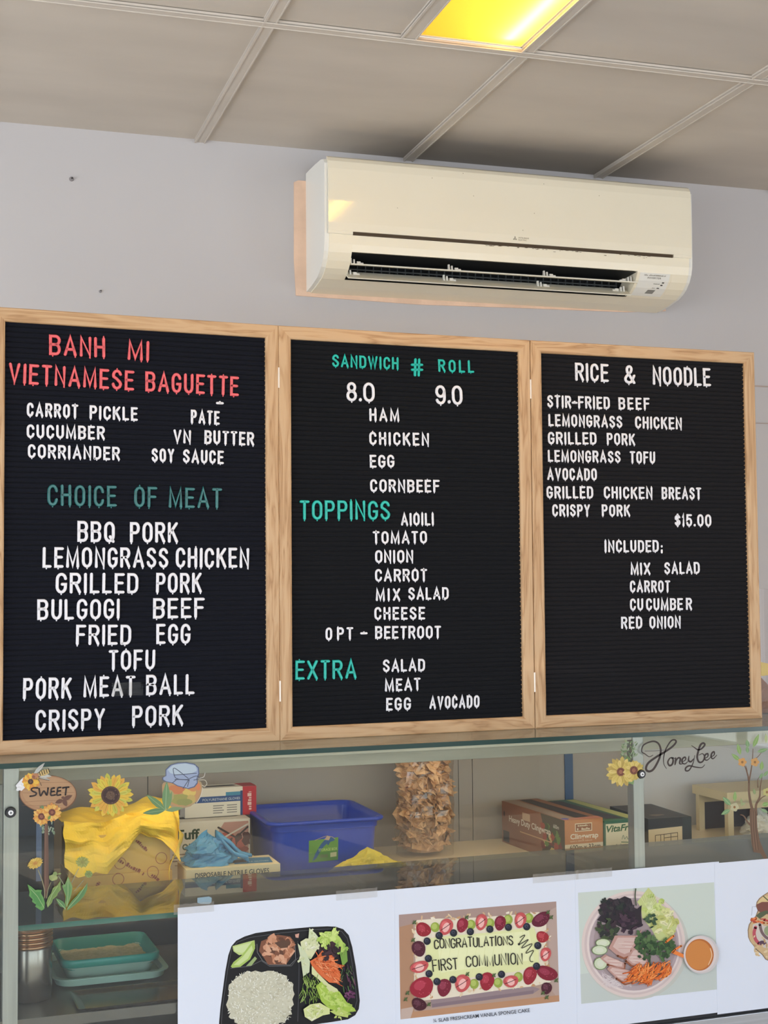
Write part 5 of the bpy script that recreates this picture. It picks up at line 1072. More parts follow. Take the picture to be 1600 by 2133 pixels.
def cake(A):
    A.frame(800, 1800, 3.81); rn = random.Random(8)
    A.poly([(118, 402), (1367, 296), (1392, 1090), (131, 1232)], (178, 150, 134)); A.poly([(120, 500), (230, 470), (240, 1180), (131, 1225)], (176, 134, 104)); A.poly([(118, 402), (1367, 296), (1368, 340), (1280, 390), (240, 470), (119, 500)], (170, 144, 134)); A.poly([(1290, 380), (1367, 340), (1390, 1080), (1330, 1000)], (184, 160, 148)); A.poly([(131, 1232), (1392, 1090), (1390, 1040), (1200, 1060), (240, 1170)], (186, 140, 106)); A.poly([(131, 1232), (210, 1222), (240, 1130), (135, 1150)], (196, 172, 158))
    A.poly([(370, 1070), (640, 1030), (1160, 965), (1240, 990), (1180, 1030), (380, 1140)], (150, 130, 132)); A.poly([(380, 1110), (1190, 1000), (1186, 1026), (384, 1136)], (134, 114, 120))
    A.poly([(250, 445), (430, 432), (700, 425), (1000, 405), (1230, 380), (1290, 440), (1285, 600), (1300, 760), (1300, 900), (1325, 935), (1180, 970), (1000, 990), (850, 1010), (640, 1042), (480, 1065), (380, 1075), (280, 1085), (236, 960), (250, 760), (236, 600)], (232, 220, 196))
    for k in range(90):
        e = rn.random(); s_ = k % 4
        x, y = ((250+1030*e, 440-60*e), (250+1030*e, 1060-120*e), (248, 470+560*e), (1288, 420+500*e))[s_]; A.blob(x+rn.uniform(-18, 18), y+rn.uniform(-14, 14), rn.uniform(8, 26), rn.uniform(5, 12), ((238, 226, 204), (214, 178, 138), (226, 204, 170), (196, 152, 110))[rn.randrange(4)], rot=rn.random()*3, jit=.4, seed=k, n=8)
    A.poly([(345, 590), (500, 570), (800, 545), (1190, 500), (1225, 620), (1230, 790), (1060, 850), (760, 890), (520, 920), (360, 925), (335, 800), (330, 690)], (226, 228, 168)); A.poly([(420, 600), (1150, 530), (1190, 760), (450, 860)], (234, 236, 184))
    for k in range(10): A.line([(420+70*k, 880-6*k), (470+70*k, 600-7*k)], 3, (224, 226, 164))
    for x, y in ((405, 500), (690, 480), (840, 468), (985, 440), (1150, 428), (715, 950), (905, 940), (1065, 895)): A.blob(x, y, 36, 40, (150, 168, 70)); A.blob(x-6, y-6, 22, 24, (178, 192, 100))
    for x, y, rx, ry, rot, c in ((310, 520, 62, 55, .6, (150, 34, 46)), (275, 672, 54, 64, -.3, (78, 26, 42)), (620, 485, 44, 60, .3, (140, 32, 50)), (920, 468, 44, 60, .2, (124, 24, 46)), (1245, 440, 78, 52, -.6, (98, 24, 46)), (1255, 578, 50, 45, .4, (160, 42, 48)), (1155, 885, 52, 74, .3, (150, 38, 50)), (1290, 865, 88, 55, .35, (128, 26, 48)), (815, 930, 56, 74, .2, (152, 34, 50)), (475, 980, 54, 72, .2, (120, 30, 50)), (300, 980, 96, 80, -.5, (154, 34, 52)), (275, 1112, 62, 48, .5, (70, 22, 36)), (1288, 985, 42, 48, .2, (74, 26, 40))): berry(A, x, y, rx, ry, rot, c, rn)
    for x, y, rx, ry, rot in ((490, 497, 52, 68, .4), (770, 460, 46, 66, .2), (1080, 445, 46, 64, .2), (280, 815, 74, 46, -.3), (1280, 715, 42, 56, .2), (620, 945, 60, 72, .3), (1005, 930, 60, 48, -.2)):
        berry(A, x, y, rx, ry, rot, (196, 84, 84), rn, False); A.blob(x, y+4, rx*.5, ry*.6, (240, 184, 176), rot=rot); A.line([(x-rx*.8, y+ry*.4), (x, y), (x+rx*.7, y-ry*.4)], 5, (74, 34, 40))
    for x, y in ((340, 610), (435, 566), (550, 545), (683, 535), (838, 515), (985, 500), (1130, 495), (1218, 645), (1208, 808), (930, 873), (753, 893), (545, 915), (418, 930), (355, 868), (350, 747)): A.blob(x, y, 29, 30, (30, 32, 44)); A.blob(x-5, y-6, 15, 14, (62, 66, 84)); A.blob(x-2, y-3, 6, 6, (26, 26, 36))
    for x, y in ((240, 460), (1300, 380), (1325, 420), (655, 420), (660, 870), (870, 880), (1365, 920), (185, 1020), (170, 1070), (1260, 1020), (1290, 1055), (230, 600), (355, 1110)): A.leaf(x-18, y+16, x+16, y-18, 16, (70, 88, 50)); A.leaf(x+12, y+18, x-10, y-16, 14, (88, 104, 62))
    K = (38, 34, 30)
    glyphs(A, 'CONGRATULATIONS', 400, 668, 1020, 638, 72, 9, K, 1); glyphs(A, 'FIRST', 388, 845, 582, 828, 84, 9, K, 2); glyphs(A, 'COMMUNION', 652, 812, 1095, 790, 84, 9, K, 3)
    A.line([(1075, 580), (1115, 562), (1068, 635), (1142, 596), (1088, 664), (1172, 630), (1122, 704), (1182, 682), (1155, 740), (1160, 770), (1178, 772)], 6, K, smooth=True); A.blob(1068, 634, 9, 9, K)
    A.text('\u00bc SLAB FRESHCREAM VANILA SPONGE CAKE', 390, 1254, 1155, 1170, 28, (62, 66, 76), bold=.008)
def bowl(A):
    A.frame(1180, 1780, 3.81); rn = random.Random(5)
    A.poly([(92, 303), (1172, 220), (1200, 1070), (118, 1185)], (204, 213, 202)); A.poly([(118, 1185), (1200, 1070), (1190, 800), (110, 950)], (196, 203, 196))
    A.blob(545, 725, 425, 428, (196, 196, 186), n=40); A.blob(532, 712, 412, 424, (222, 204, 196), n=48); A.blob(532, 712, 390, 402, (208, 188, 184), n=48); A.blob(534, 712, 372, 384, (226, 210, 204), n=48); A.blob(536, 712, 356, 368, (180, 162, 164), n=48); A.blob(545, 700, 330, 342, (164, 146, 146), n=40)
    for k in range(60): a = rn.uniform(2.2, 3.6); A.line([(400+rn.uniform(-120, 120), 980+rn.uniform(-50, 70)), (400+rn.uniform(-120, 120), 990+rn.uniform(-40, 70))], 4, (220, 206, 204))
    def leafy(*a): leaf_mass(A, *a)
    A.poly([(560, 375), (600, 330), (650, 262), (700, 320), (720, 390), (770, 410), (810, 440), (850, 520), (880, 560), (850, 640), (780, 690), (720, 680), (680, 600), (600, 500), (590, 420)], (198, 206, 136))
    leafy(690, 400, 80, ((206, 218, 140), (190, 204, 116), (220, 226, 166), (176, 194, 100)), 18, 4); leafy(770, 540, 100, ((214, 214, 146), (226, 222, 172), (200, 202, 124), (188, 190, 110)), 28, 5)
    for k in range(9): A.line([(650, 440), (590+18*k, 300+abs(k-4)*10)], 3, (224, 230, 178))
    A.poly([(260, 400), (330, 360), (420, 350), (460, 330), (510, 350), (530, 420), (560, 430), (595, 400), (590, 480), (600, 560), (520, 600), (460, 590), (400, 560), (300, 540), (240, 520), (280, 470)], (44, 36, 42)); leafy(330, 420, 70, ((40, 46, 40), (54, 40, 50), (32, 32, 36), (62, 58, 56)), 22, 6); leafy(460, 400, 75, ((46, 38, 46), (34, 34, 38), (60, 52, 56), (40, 50, 42)), 22, 7); leafy(500, 530, 85, ((58, 38, 54), (46, 32, 44), (76, 54, 66)), 24, 8); leafy(320, 590, 85, ((52, 64, 44), (70, 84, 54), (44, 46, 44), (60, 44, 52)), 30, 9)
    A.line([(545, 270), (540, 330), (548, 400)], 9, (74, 84, 60), smooth=True)
    for x, y, rx, ry in ((285, 698, 60, 34), (258, 756, 64, 40), (265, 862, 54, 52)): A.blob(x, y, rx, ry, (120, 142, 92)); A.blob(x, y, rx*.9, ry*.86, (206, 214, 182)); A.blob(x, y, rx*.5, ry*.5, (216, 220, 196))
    for pts in (((330, 740), (380, 640), (560, 640), (600, 580), (560, 690), (510, 760), (505, 800), (450, 822), (400, 800)), ((262, 820), (300, 790), (460, 860), (455, 905), (400, 900), (320, 870)), ((465, 840), (520, 740), (600, 720), (650, 880), (590, 900), (510, 880)), ((315, 905), (340, 880), (515, 920), (510, 1015), (460, 1028), (390, 980))):
        A.poly(pts, (190, 148, 136)); c = (sum(p[0] for p in pts)/len(pts), sum(p[1] for p in pts)/len(pts)); A.poly([(c[0]+(p[0]-c[0])*.78, c[1]+(p[1]-c[1])*.72-6) for p in pts], (212, 182, 172))
        for k in range(5): A.line([(c[0]-70+rn.random()*60, c[1]-30+k*13), (c[0]+10+rn.random()*60, c[1]-26+k*13)], 4, ((196, 152, 142), (226, 206, 196))[k % 2])
        b = sorted(pts, key=lambda p: -p[1])[:4]; b.sort(); A.line(b, 16, (146, 86, 60))
    leafy(670, 520, 55, ((58, 84, 58), (76, 100, 70), (44, 70, 50)), 22, 10); leafy(620, 690, 80, ((56, 84, 48), (78, 106, 62), (44, 68, 42), (92, 118, 72)), 40, 11); leafy(760, 740, 85, ((64, 92, 52), (80, 110, 64), (48, 74, 44)), 34, 12); leafy(610, 780, 50, ((48, 72, 44), (70, 96, 58)), 18, 13); A.line([(650, 780), (650, 870)], 16, (58, 80, 50))
    for k in range(120):
        x = 520+300*rn.random(); y = 830+(1-abs((x-640)/260))*60*rn.random()+rn.random()*110+max(0, (600-x)*.5); a = rn.uniform(1.6, 2.6); L = rn.uniform(60, 140)
        x1, y1 = x+L*cos(a), y+L*.7*sin(a)
        if (x1-536)**2/356**2+(y1-712)**2/368**2 < 1.02: A.line([(x, y), ((x+x1)/2+rn.uniform(-12, 12), (y+y1)/2+8), (x1, y1)], rn.uniform(6, 11), ((238, 128, 52), (226, 110, 40), (246, 150, 78), (212, 98, 36))[k % 4], smooth=True)
    for p_ in (((780, 690), (840, 640)), ((830, 770), (925, 810)), ((850, 750), (900, 720)), ((840, 760), (930, 800))): A.line(list(p_), 16, (236, 132, 62))
    A.blob(1058, 788, 140, 152, (206, 198, 196), n=36); A.blob(1050, 786, 128, 142, (220, 206, 202), n=36); A.blob(1045, 790, 112, 126, (184, 108, 52), n=36); A.blob(1038, 792, 102, 116, (208, 134, 68), n=36); A.line([(1130, 740), (1142, 800), (1115, 870)], 7, (238, 200, 160), smooth=True)
def roll(A):
    A.frame(1480, 1820, 6.817); rn = random.Random(2)
    A.line([(655, 465), (595, 467), (584, 590)], 6, (150, 156, 168))
    body = [(1200, 270), (900, 275), (815, 262), (740, 310), (690, 350), (655, 400), (645, 460), (670, 520), (640, 600), (585, 660), (545, 720), (528, 800), (535, 900), (560, 960), (640, 1060), (730, 1140), (780, 1210), (820, 1238), (1000, 1260), (1200, 1250)]
    A.poly(body, (146, 120, 92)); A.poly([(x+14, y+6) if x < 900 else (x, y) for x, y in body], (206, 176, 132))
    A.poly([(660, 430), (700, 370), (760, 320), (1200, 290), (1200, 400), (740, 400)], (218, 194, 140)); A.line([(755, 322), (820, 380), (900, 420)], 14, (80, 84, 50)); A.poly([(650, 440), (730, 400), (1200, 400), (1200, 640), (720, 560), (670, 520)], (126, 78, 66)); A.poly([(645, 600), (690, 555), (790, 520), (840, 540), (760, 600), (700, 640)], (88, 96, 70))
    for k in range(40): x = 560+640*rn.random(); y = 630+60*rn.random()+(x-560)*.08; A.line([(x, y), (x+70, y+rn.uniform(-20, 40))], rn.uniform(14, 30), ((226, 112, 60), (206, 90, 50), (240, 140, 84), (190, 70, 64))[k % 4])
    A.poly([(600, 720), (700, 690), (760, 740), (1200, 760), (1200, 1080), (760, 1050), (640, 960), (600, 860)], (206, 196, 186)); A.line([(640, 760), (620, 840), (640, 930), (690, 990)], 46, (190, 84, 96), smooth=True); A.line([(700, 720), (730, 830), (800, 910), (900, 940)], 40, (120, 96, 96), smooth=True); A.blob(820, 810, 60, 70, (150, 160, 120)); A.blob(740, 985, 50, 30, (90, 66, 84), jit=.3)
    for k in range(30): A.blob(620+500*rn.random(), 880+300*rn.random(), rn.uniform(12, 40), rn.uniform(8, 20), ((216, 186, 140), (190, 156, 112), (226, 204, 164))[k % 3], rot=rn.random()*3, jit=.3, seed=k)
    A.line([(640, 1065), (735, 1145), (785, 1215), (900, 1250)], 10, (120, 98, 74))
poster(.5438, .9935, 2.7269, 'white poster of a black bento box with rice, meat and salad', bento)
poster(.9915, 1.4040, 2.7263, 'white poster of a strawberry cake iced CONGRATULATIONS FIRST COMMUNION', cake)
poster(1.4036, 1.7620, 2.7257, 'white poster of a round pork, carrot and salad bowl with orange sauce', bowl)
poster(1.7500, 2.1800, 2.7251, 'white poster of a filled bread roll, at the end of the poster row', roll, PZ0-.004, PZ1-.003)
# bits of clear tape along the top of the posters
GLINT = glass_mat('shiny_clear_tape', (.93, .93, .92), .18, .16)
for i, (a, b, lab) in enumerate((((1110, 1838), (1205, 1816), 'clear tape over the top right corner of the cake poster'), ((1200, 1822), (1275, 1809), 'clear tape along the top of the pork bowl poster'), ((700, 1876), (786, 1852), 'clear tape on the top edge of the bento poster'), ((362, 1903), (446, 1884), 'clear tape at the upper left corner of the bento poster'))):
    p0, p1 = at_y(*a, 2.7245), at_y(*b, 2.7245); bm = bmesh.new(); n = 10
    r0 = [bm.verts.new((p0.x+(p1.x-p0.x)*k/n, 2.7243-.0005*abs(sin(k*2.1+i)), PZ1-.012)) for k in range(n+1)]; r1 = [bm.verts.new((p0.x+(p1.x-p0.x)*k/n, 2.7247-.0005*abs(sin(k*1.3+i)), PZ1+.007+.001*sin(k*2.7))) for k in range(n+1)]
    for k in range(n): bm.faces.new((r0[k], r0[k+1], r1[k+1], r1[k]))
    tag(bm_obj('tape_piece', bm, GLINT), lab, 'tape', 'clear tape on the posters')

# ------------------------------------------------------------------ stickers on the front glass
SY = GY-.0002
def sticker(name, label, fill, px_, py_, cat='sticker', group=None):
    p = at_y(px_, py_, SY); A = Art(SY); fill(A)
    o = A.mesh(name, lambda u, v, off: (u-p.x, -off, v-p.z), m=STICKER_INK); o.location = (p.x, SY, p.z); tag(o, label, cat, group); return o
def sunflower(A, x, y, R, r, n, cols, core, seed=0, sq=1.0, rot=0.0):
    rn = random.Random(seed)
    def P(a, d):
        u, v = d*cos(a), d*sin(a)*sq; return (x+u*cos(rot)-v*sin(rot), y+u*sin(rot)+v*cos(rot))
    for ring, (k0, k1) in enumerate(((1.0, 1.0), (.86, .9))):
        for i in range(n):
            a = 2*pi*(i+.5*ring)/n+rn.uniform(-.06, .06); d = R*k0*rn.uniform(.9, 1.06); w = 2.2*pi/n
            b0 = P(a, r*.6); tip = P(a, d); l = P(a-w*.52, r+(d-r)*.5); l2 = P(a-w*.36, r+(d-r)*.8); q = P(a+w*.52, r+(d-r)*.5); q2 = P(a+w*.36, r+(d-r)*.8)
            A.poly([b0, l, l2, tip, q2, q], cols[(i+ring*2) % len(cols)] if rn.random() < .7 else cols[rn.randrange(len(cols))]); A.line([P(a, r), P(a, r+(d-r)*.7)], R*.018, tuple(max(0, v-44) for v in cols[i % len(cols)]))
    A.poly([P(2*pi*i/24, r*1.05) for i in range(24)], core[0]); A.poly([P(2*pi*i/24, r*.85) for i in range(24)], core[1]); A.poly([P(2*pi*i/20, r*.5) for i in range(20)], core[2])
    for k in range(26): a = rn.uniform(0, 6.28); d = r*rn.uniform(.1, .95); q = P(a, d); A.blob(q[0], q[1], r*.06, r*.06, core[k % 3] if k % 2 else tuple(min(255, v+34) for v in core[0]), n=6)
BR = ((92, 66, 54), (70, 50, 46), (104, 80, 62))
def f_sun(A):
    A.frame(160, 1560, 5.333); sunflower(A, 375, 515, 250, 100, 22, ((222, 200, 62), (196, 192, 70), (230, 190, 56), (206, 200, 84), (226, 168, 60)), BR, 1, .97)
def f_sweet(A):
    A.frame(0, 1560, 8); rn = random.Random(1)
    A.poly([(800+478*cos(2*pi*i/48)-12*sin(2*pi*i/48), 750+312*sin(2*pi*i/48)+12*cos(2*pi*i/48)) for i in range(48)], (122, 84, 58)); A.poly([(800+464*cos(2*pi*i/48), 748+298*sin(2*pi*i/48)) for i in range(48)], (178, 136, 98)); A.poly([(810+430*cos(2*pi*i/48), 735+262*sin(2*pi*i/48)) for i in range(48)], (186, 146, 106))
    for z, c in ((560, .6), (640, 1.8), (730, 1), (860, 1.4), (940, .7)): A.line([(360+20*c, z+30*(c > 1)), (640, z+6*c), (1240-30*abs(z-740)/60, z-8*c)], 5, (142, 100, 70), smooth=True)
    A.poly([(262, 612), (330, 530), (390, 470), (430, 540), (420, 640), (360, 700), (300, 680)], (238, 238, 240))
    for k in range(10): A.leaf(390, 610, 390-130*cos(k*.35-1.2), 610-95*sin(k*.35-2.2), 34, ((248, 248, 248), (226, 226, 226))[k % 2])
    sunflower(A, 510, 545, 155, 44, 14, ((234, 180, 50), (242, 196, 70), (226, 150, 50)), BR, 2)
    A.leaf(560, 430, 745, 230, 66, (196, 196, 188), (140, 140, 130)); A.leaf(640, 440, 860, 455, 60, (206, 204, 192), (150, 146, 136)); A.leaf(650, 470, 840, 520, 44, (188, 184, 170), (150, 146, 136)); A.leaf(590, 410, 660, 300, 40, (186, 190, 182))
    A.blob(585, 450, 62, 44, (186, 128, 88), rot=-.4); A.blob(560, 465, 26, 26, (150, 96, 70)); A.blob(735, 395, 100, 48, (206, 176, 110), rot=-.35)
    for k in range(5): A.line([(655+38*k, 385-14*k), (672+38*k, 440-14*k)], 13, (62, 50, 44))
    for p_ in (((560, 500), (640, 510), (690, 610)), ((600, 490), (700, 500), (820, 525)), ((540, 490), (500, 520))): A.line(list(p_), 9, (110, 84, 66))
    def hand(pts, w=26): A.line(pts, w, (56, 48, 46), smooth=True)
    hand([(625, 650), (560, 648), (520, 672), (545, 705), (600, 730), (595, 765), (550, 782), (500, 788)]); hand([(650, 660), (675, 780), (730, 700), (780, 770), (800, 650)]); hand([(905, 650), (860, 662), (850, 700), (848, 770), (920, 765)]); hand([(855, 712), (905, 706)]); hand([(1010, 640), (965, 650), (955, 700), (950, 768), (1010, 762)]); hand([(960, 705), (1008, 698)]); hand([(1045, 650), (1090, 640), (1145, 636)]); hand([(1105, 645), (1098, 700), (1090, 765)])
    B = (112, 78, 64); A.blob(1050, 812, 28, 22, B); A.leaf(1050, 850, 1205, 770, 74, B); A.leaf(1050, 850, 920, 900, 74, B); A.leaf(1055, 830, 1110, 960, 76, B)
    A.leaf(770, 1130, 660, 950, 70, (110, 136, 92)); A.leaf(740, 1010, 690, 940, 60, (120, 146, 100))
    for k in range(40): x = 690+rn.random()*230; y = 1200+rn.random()*200; A.leaf(x, y, x+rn.uniform(-50, 50), y+rn.uniform(20, 80), 22, ((150, 166, 140), (176, 186, 160), (120, 140, 110))[k % 3])
    A.poly([(742, 1240), (800, 1240), (808, 1700), (812, 2280), (775, 2500), (735, 2420), (728, 2100), (732, 1700)], (112, 84, 70)); A.poly([(750, 1240), (776, 1240), (778, 2380), (748, 2360)], (130, 100, 82)); A.line([(768, 1300), (770, 2350)], 5, (92, 68, 58))
    OR = ((232, 176, 76), (226, 158, 66), (240, 192, 100), (214, 140, 70)); RB = ((130, 76, 56), (112, 60, 52), (156, 100, 74))
    sunflower(A, 690, 1125, 150, 56, 15, OR, RB, 4); sunflower(A, 865, 1055, 160, 56, 15, OR, RB, 5); A.leaf(800, 1180, 840, 1100, 44, (120, 150, 80))
    YE = ((220, 182, 74), (206, 170, 70), (230, 196, 96))
    A.line([(630, 2010), (690, 2160), (735, 2330), (742, 2480)], 15, (156, 150, 116), smooth=True); sunflower(A, 585, 1900, 140, 44, 24, YE, ((206, 156, 70), (196, 140, 64), (190, 130, 60)), 6, .66, -.45)
    A.line([(775, 2480), (800, 2330), (845, 2220)], 12, (150, 148, 110), smooth=True); A.poly([(820, 2110), (870, 2090), (900, 2060), (960, 2130), (950, 2170), (860, 2200)], (160, 172, 110)); A.leaf(850, 2190, 820, 2100, 40, (150, 164, 96)); A.leaf(860, 2190, 960, 2120, 40, (170, 180, 112)); A.leaf(880, 2060, 960, 2090, 70, (140, 160, 96)); A.leaf(960, 2080, 1020, 2070, 24, (150, 168, 100))
    A.line([(970, 2110), (1050, 2240), (1090, 2330)], 11, (150, 156, 120), smooth=True)
    def dande(pts, c0, c1, mid): A.poly(pts, c0); cx_ = sum(p[0] for p in pts)/len(pts); cy_ = sum(p[1] for p in pts)/len(pts); A.poly([(cx_+(p[0]-cx_)*.72, cy_+(p[1]-cy_)*.72) for p in pts], c1); A.line(mid, 8, (176, 196, 140))
    dande([(455, 2250), (520, 2290), (590, 2350), (620, 2340), (695, 2345), (680, 2400), (720, 2470), (745, 2560), (735, 2660), (690, 2690), (640, 2660), (580, 2620), (600, 2590), (530, 2540), (540, 2500), (480, 2440), (490, 2380)], (104, 160, 84), (84, 146, 76), [(500, 2320), (620, 2450), (730, 2640)])
    dande([(790, 2640), (770, 2560), (800, 2470), (850, 2400), (880, 2310), (950, 2270), (1010, 2180), (1005, 2280), (1015, 2340), (960, 2400), (950, 2440), (880, 2500), (860, 2560)], (136, 160, 88), (118, 148, 80), [(960, 2280), (860, 2430), (795, 2610)])
    dande([(1110, 2640), (1080, 2560), (1095, 2450), (1060, 2360), (1030, 2270), (1080, 2250), (1130, 2120), (1180, 2230), (1205, 2290), (1190, 2400), (1170, 2480), (1140, 2560)], (124, 160, 96), (104, 148, 88), [(1130, 2160), (1130, 2400), (1115, 2620)])
    dande([(1110, 2690), (1130, 2620), (1200, 2520), (1280, 2440), (1340, 2360), (1420, 2300), (1455, 2210), (1450, 2330), (1400, 2440), (1330, 2520), (1240, 2600), (1160, 2660)], (104, 148, 92), (94, 138, 86), [(1430, 2260), (1300, 2460), (1120, 2660)])
    dande([(1090, 2690), (1060, 2640), (1000, 2620), (960, 2560), (925, 2480), (1000, 2510), (1050, 2540), (1090, 2600)], (108, 150, 96), (96, 140, 88), [(950, 2510), (1085, 2660)])
    A.line([(1305, 1990), (1240, 2120), (1190, 2230)], 12, (150, 152, 124), smooth=True); sunflower(A, 1370, 1880, 118, 30, 22, ((168, 170, 90), (156, 160, 84), (180, 180, 104)), ((160, 150, 80), (150, 146, 80), (140, 140, 76)), 8, .85); A.line([(1390, 2180), (1280, 2310), (1230, 2360)], 10, (150, 154, 120), smooth=True); sunflower(A, 1475, 2080, 70, 22, 14, ((150, 164, 96), (136, 152, 86)), ((130, 140, 80), (120, 130, 76), (140, 150, 90)), 9)
def f_jar(A):
    A.frame(160, 1560, 5.333)
    A.poly([(945, 400), (965, 372), (1080, 372), (1330, 345), (1385, 370), (1398, 430), (1380, 520), (1330, 590), (1260, 640), (1170, 660), (1060, 650), (985, 590), (950, 500)], (176, 150, 110)); A.poly([(955, 410), (985, 385), (1340, 360), (1380, 400), (1382, 470), (1340, 570), (1240, 630), (1120, 640), (1020, 600), (965, 510)], (196, 148, 96))
    for x, y, rx, ry, c in ((1110, 450, 90, 50, (202, 124, 76)), (1250, 480, 70, 50, (214, 186, 96)), (1290, 430, 60, 40, (206, 140, 84)), (1150, 560, 110, 60, (160, 156, 84)), (1270, 560, 50, 50, (196, 170, 96)), (1190, 590, 90, 40, (150, 150, 86)), (1040, 520, 40, 60, (176, 164, 110)), (1350, 420, 20, 40, (216, 130, 84))): A.blob(x, y, rx, ry, c, jit=.12, seed=3)
    A.line([(1330, 600), (1378, 520), (1398, 430)], 8, (216, 206, 190), smooth=True)
    cloth = [(948, 320), (985, 300), (985, 230), (1040, 175), (1120, 152), (1220, 148), (1310, 165), (1355, 205), (1362, 270), (1340, 330), (1345, 380), (1310, 425), (1240, 446), (1180, 430), (1120, 415), (1060, 380), (985, 365), (950, 345)]
    A.poly(cloth, (94, 104, 132)); c = (1160, 290); A.poly([(c[0]+(x-c[0])*.94, c[1]+(y-c[1])*.93) for x, y in cloth], (158, 172, 200)); A.poly([(1010, 230), (1070, 180), (1200, 160), (1320, 185), (1335, 240), (1260, 280), (1120, 290), (1040, 270)], (186, 202, 214))
    for p_ in (((1240, 330), (1090, 215), (1075, 260), (1110, 330), (1240, 340)), ((1250, 330), (1330, 300), (1360, 330), (1300, 345)), ((1240, 345), (1150, 340), (1090, 340)), ((1245, 340), (1180, 440)), ((1250, 340), (1230, 420)), ((1080, 290), (1330, 270)), ((1060, 380), (1120, 330))): A.line(list(p_), 8, (86, 92, 108), smooth=True)
    A.line([(1350, 330), (1410, 310), (1425, 260)], 7, (206, 200, 190), smooth=True); A.line([(1350, 345), (1420, 345), (1445, 385), (1420, 420), (1390, 400)], 8, (200, 192, 170), smooth=True)
    A.leaf(985, 680, 770, 505, 74, (112, 146, 96), (150, 176, 130)); A.leaf(985, 680, 1000, 360, 88, (116, 152, 104), (156, 186, 140)); A.leaf(985, 680, 730, 715, 70, (104, 140, 96), (146, 172, 130)); A.leaf(985, 685, 1180, 655, 50, (130, 156, 110)); A.leaf(1000, 680, 1055, 470, 50, (122, 154, 104))
def f_pair(A):
    A.frame(1240, 1520, 4.444); rn = random.Random(6); Y3 = ((222, 196, 100), (206, 182, 90), (232, 206, 120), (196, 168, 84)); RB = ((140, 88, 60), (120, 70, 54), (164, 106, 78))
    for k in range(70): x = 250+rn.random()*120; y = 110+rn.random()*180; A.leaf(x, y, x+rn.uniform(-30, 30), y-rn.uniform(10, 40), 12, ((118, 140, 96), (146, 164, 120), (160, 176, 144), (98, 122, 82))[k % 4])
    A.leaf(300, 240, 290, 330, 44, (110, 136, 80)); A.leaf(330, 460, 310, 500, 60, (120, 150, 90)); A.leaf(320, 440, 350, 510, 50, (130, 160, 104))
    sunflower(A, 235, 390, 135, 36, 17, Y3, RB, 3, 1.05); sunflower(A, 355, 375, 100, 36, 15, Y3, RB, 9, 1.05)
def f_honey(A):
    A.frame(1240, 1520, 4.444); K = (66, 54, 50)
    def st(pts, ws): q = catmull(pts, 7); A.line(q, [1.35*ws[0]+(1.45*ws[1]-1.35*ws[0])*sin(pi*i/(len(q)-1)) for i in range(len(q))], K)
    st([(535, 235), (500, 250), (462, 225), (430, 200), (450, 140), (530, 108), (582, 125), (606, 180), (600, 245), (572, 312), (535, 370), (495, 386), (470, 362), (490, 310), (560, 256), (640, 208), (712, 158), (748, 115), (735, 94), (700, 106), (655, 178), (634, 255), (636, 318), (660, 360)], (4, 14)); A.line([(460, 198), (560, 196), (640, 188)], 4, K)
    st([(722, 262), (694, 262), (672, 300), (688, 332), (714, 318), (722, 278), (708, 258), (742, 268)], (5, 12)); st([(746, 258), (744, 290), (738, 326)], (6, 13)); st([(740, 308), (764, 264), (788, 268), (782, 312), (804, 318)], (5, 12)); st([(800, 302), (836, 278), (832, 254), (808, 270), (806, 306), (832, 316), (858, 294)], (4, 11)); st([(868, 244), (864, 284), (886, 296), (912, 268)], (5, 12)); st([(922, 238), (906, 308), (872, 372), (840, 380), (838, 354), (872, 334), (930, 346), (986, 350), (1014, 324)], (4, 10)); st([(892, 146), (920, 166), (952, 186), (984, 176), (1014, 140), (1000, 124), (974, 142), (954, 200), (944, 258), (962, 300), (994, 294), (1012, 254), (994, 222), (960, 236)], (4, 13)); st([(1002, 272), (1040, 250), (1042, 222), (1018, 234), (1012, 270), (1034, 282), (1062, 262)], (4, 11)); st([(1062, 258), (1100, 234), (1100, 204), (1080, 218), (1073, 252), (1092, 268), (1126, 234)], (4, 11))
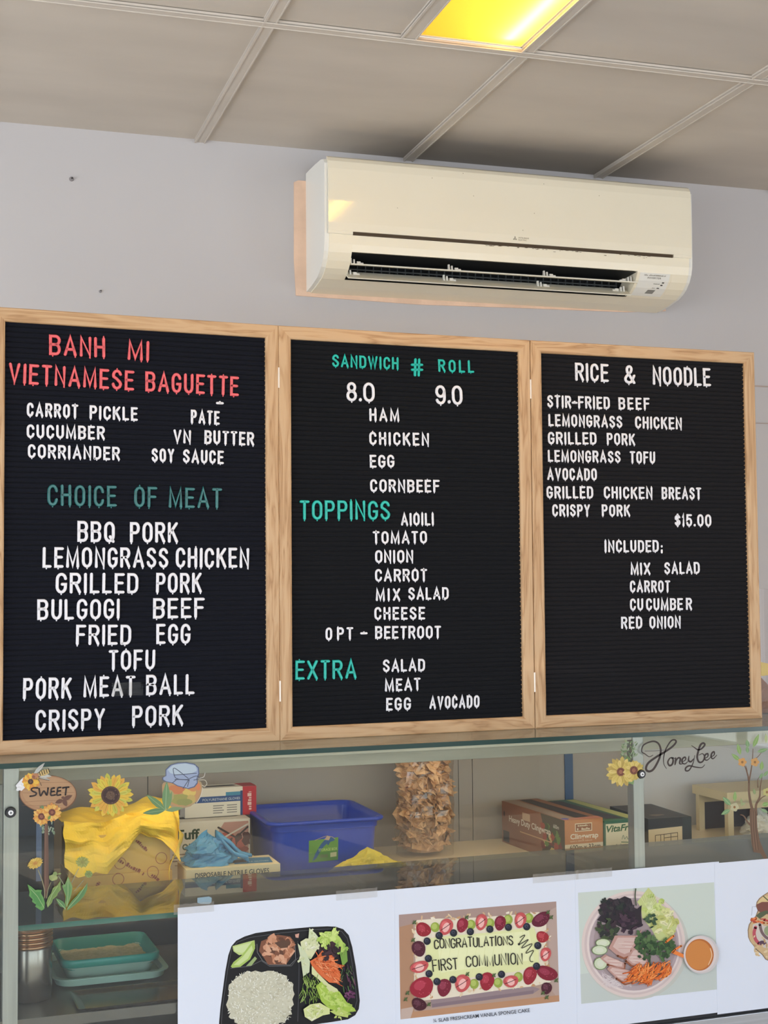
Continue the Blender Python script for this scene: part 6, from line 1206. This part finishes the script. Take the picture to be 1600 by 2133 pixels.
def f_tree(A):
    A.frame(1200, 1500, 4); B1, B2 = (122, 94, 72), (142, 112, 88)
    for pts, w0, w1 in ((((1480, 780), (1455, 690), (1442, 600), (1440, 500), (1420, 420), (1402, 375)), 26, 6), (((1500, 790), (1500, 710), (1530, 640), (1535, 560), (1555, 450)), 24, 6), (((1440, 520), (1460, 410), (1470, 330), (1475, 240)), 14, 5), (((1510, 690), (1550, 645), (1600, 620)), 12, 6), (((1462, 880), (1430, 850), (1400, 800), (1368, 788)), 18, 7), (((1435, 500), (1425, 420), (1415, 380)), 8, 4), (((1470, 330), (1510, 310), (1545, 270)), 7, 4), (((1515, 560), (1515, 500), (1530, 470)), 9, 4)): A.line(list(pts), w0, B1, w1, smooth=True)
    A.poly([(1448, 740), (1470, 748), (1500, 742), (1506, 800), (1512, 900), (1530, 1000), (1562, 1080), (1608, 1175), (1580, 1172), (1535, 1110), (1480, 1100), (1463, 1030), (1452, 900), (1446, 800)], B1)
    for k in range(5): A.line([(1458+9*k, 760), (1462+9*k, 900), (1476+11*k, 1080)], 4, B2 if k % 2 else (98, 74, 58), smooth=True)
    G1, G2, V = (140, 176, 96), (126, 164, 112), (186, 206, 150)
    for x0, y0, x1, y1, w, c in ((1475, 228, 1525, 115, 36, G1), (1585, 190, 1582, 110, 24, (186, 196, 140)), (1435, 230, 1422, 160, 34, G2), (1370, 290, 1345, 195, 36, G1), (1365, 335, 1295, 280, 34, G1), (1430, 275, 1425, 215, 30, G2), (1510, 265, 1600, 240, 34, G2), (1545, 420, 1550, 340, 34, G1), (1290, 710, 1222, 640, 42, G2), (1322, 680, 1326, 590, 30, G1), (1285, 745, 1208, 788, 38, G2), (1370, 710, 1412, 690, 22, (160, 172, 120)), (1550, 710, 1610, 690, 36, G1), (1560, 470, 1605, 420, 26, G2), (1490, 620, 1480, 570, 26, (140, 156, 104)), (1530, 490, 1555, 440, 26, G2), (1540, 740, 1600, 770, 30, (130, 160, 120)), (1380, 700, 1375, 650, 22, (150, 160, 110))): A.leaf(x0, y0, x1, y1, w, c, V)
    for x, y, c in ((1385, 350, (218, 160, 84)), (1490, 350, (212, 160, 90)), (1320, 725, (196, 190, 150)), (1590, 600, (196, 190, 120))):
        for k in range(5): a = 2*pi*k/5; A.blob(x+20*cos(a), y+22*sin(a), 17, 15, c)
        A.blob(x, y, 10, 11, (150, 110, 62))
sticker('garden_sign_sticker', 'sticker of a wooden SWEET sign with bee, sunflowers and dandelions', f_sweet, 100, 1745)
sticker('sunflower_sticker', 'sticker of one large sunflower head beside the SWEET sign', f_sun, 230, 1656)
sticker('honey_jar_sticker', 'sticker of a honey jar with a blue cloth cover and leaves', f_jar, 375, 1640)
sticker('sunflower_pair_sticker', 'sticker of two sunflowers hanging over the middle post', f_pair, 1305, 1590)
sticker('script_sticker', 'dark looping script sticker on the glass right of the middle post', f_honey, 1415, 1570)
sticker('tree_sticker', 'sticker of a slim blossoming tree at the end of the glass', f_tree, 1560, 1640)
A_ = lambda A: A.frame(360, 1840, 3.478).poly([(178, 105), (262, 95), (282, 105), (280, 138), (262, 150), (196, 148), (178, 140)], (150, 178, 190))
sticker('blue_tab', 'small pale blue tab stuck on the glass above the bento poster', A_, 426, 1875)
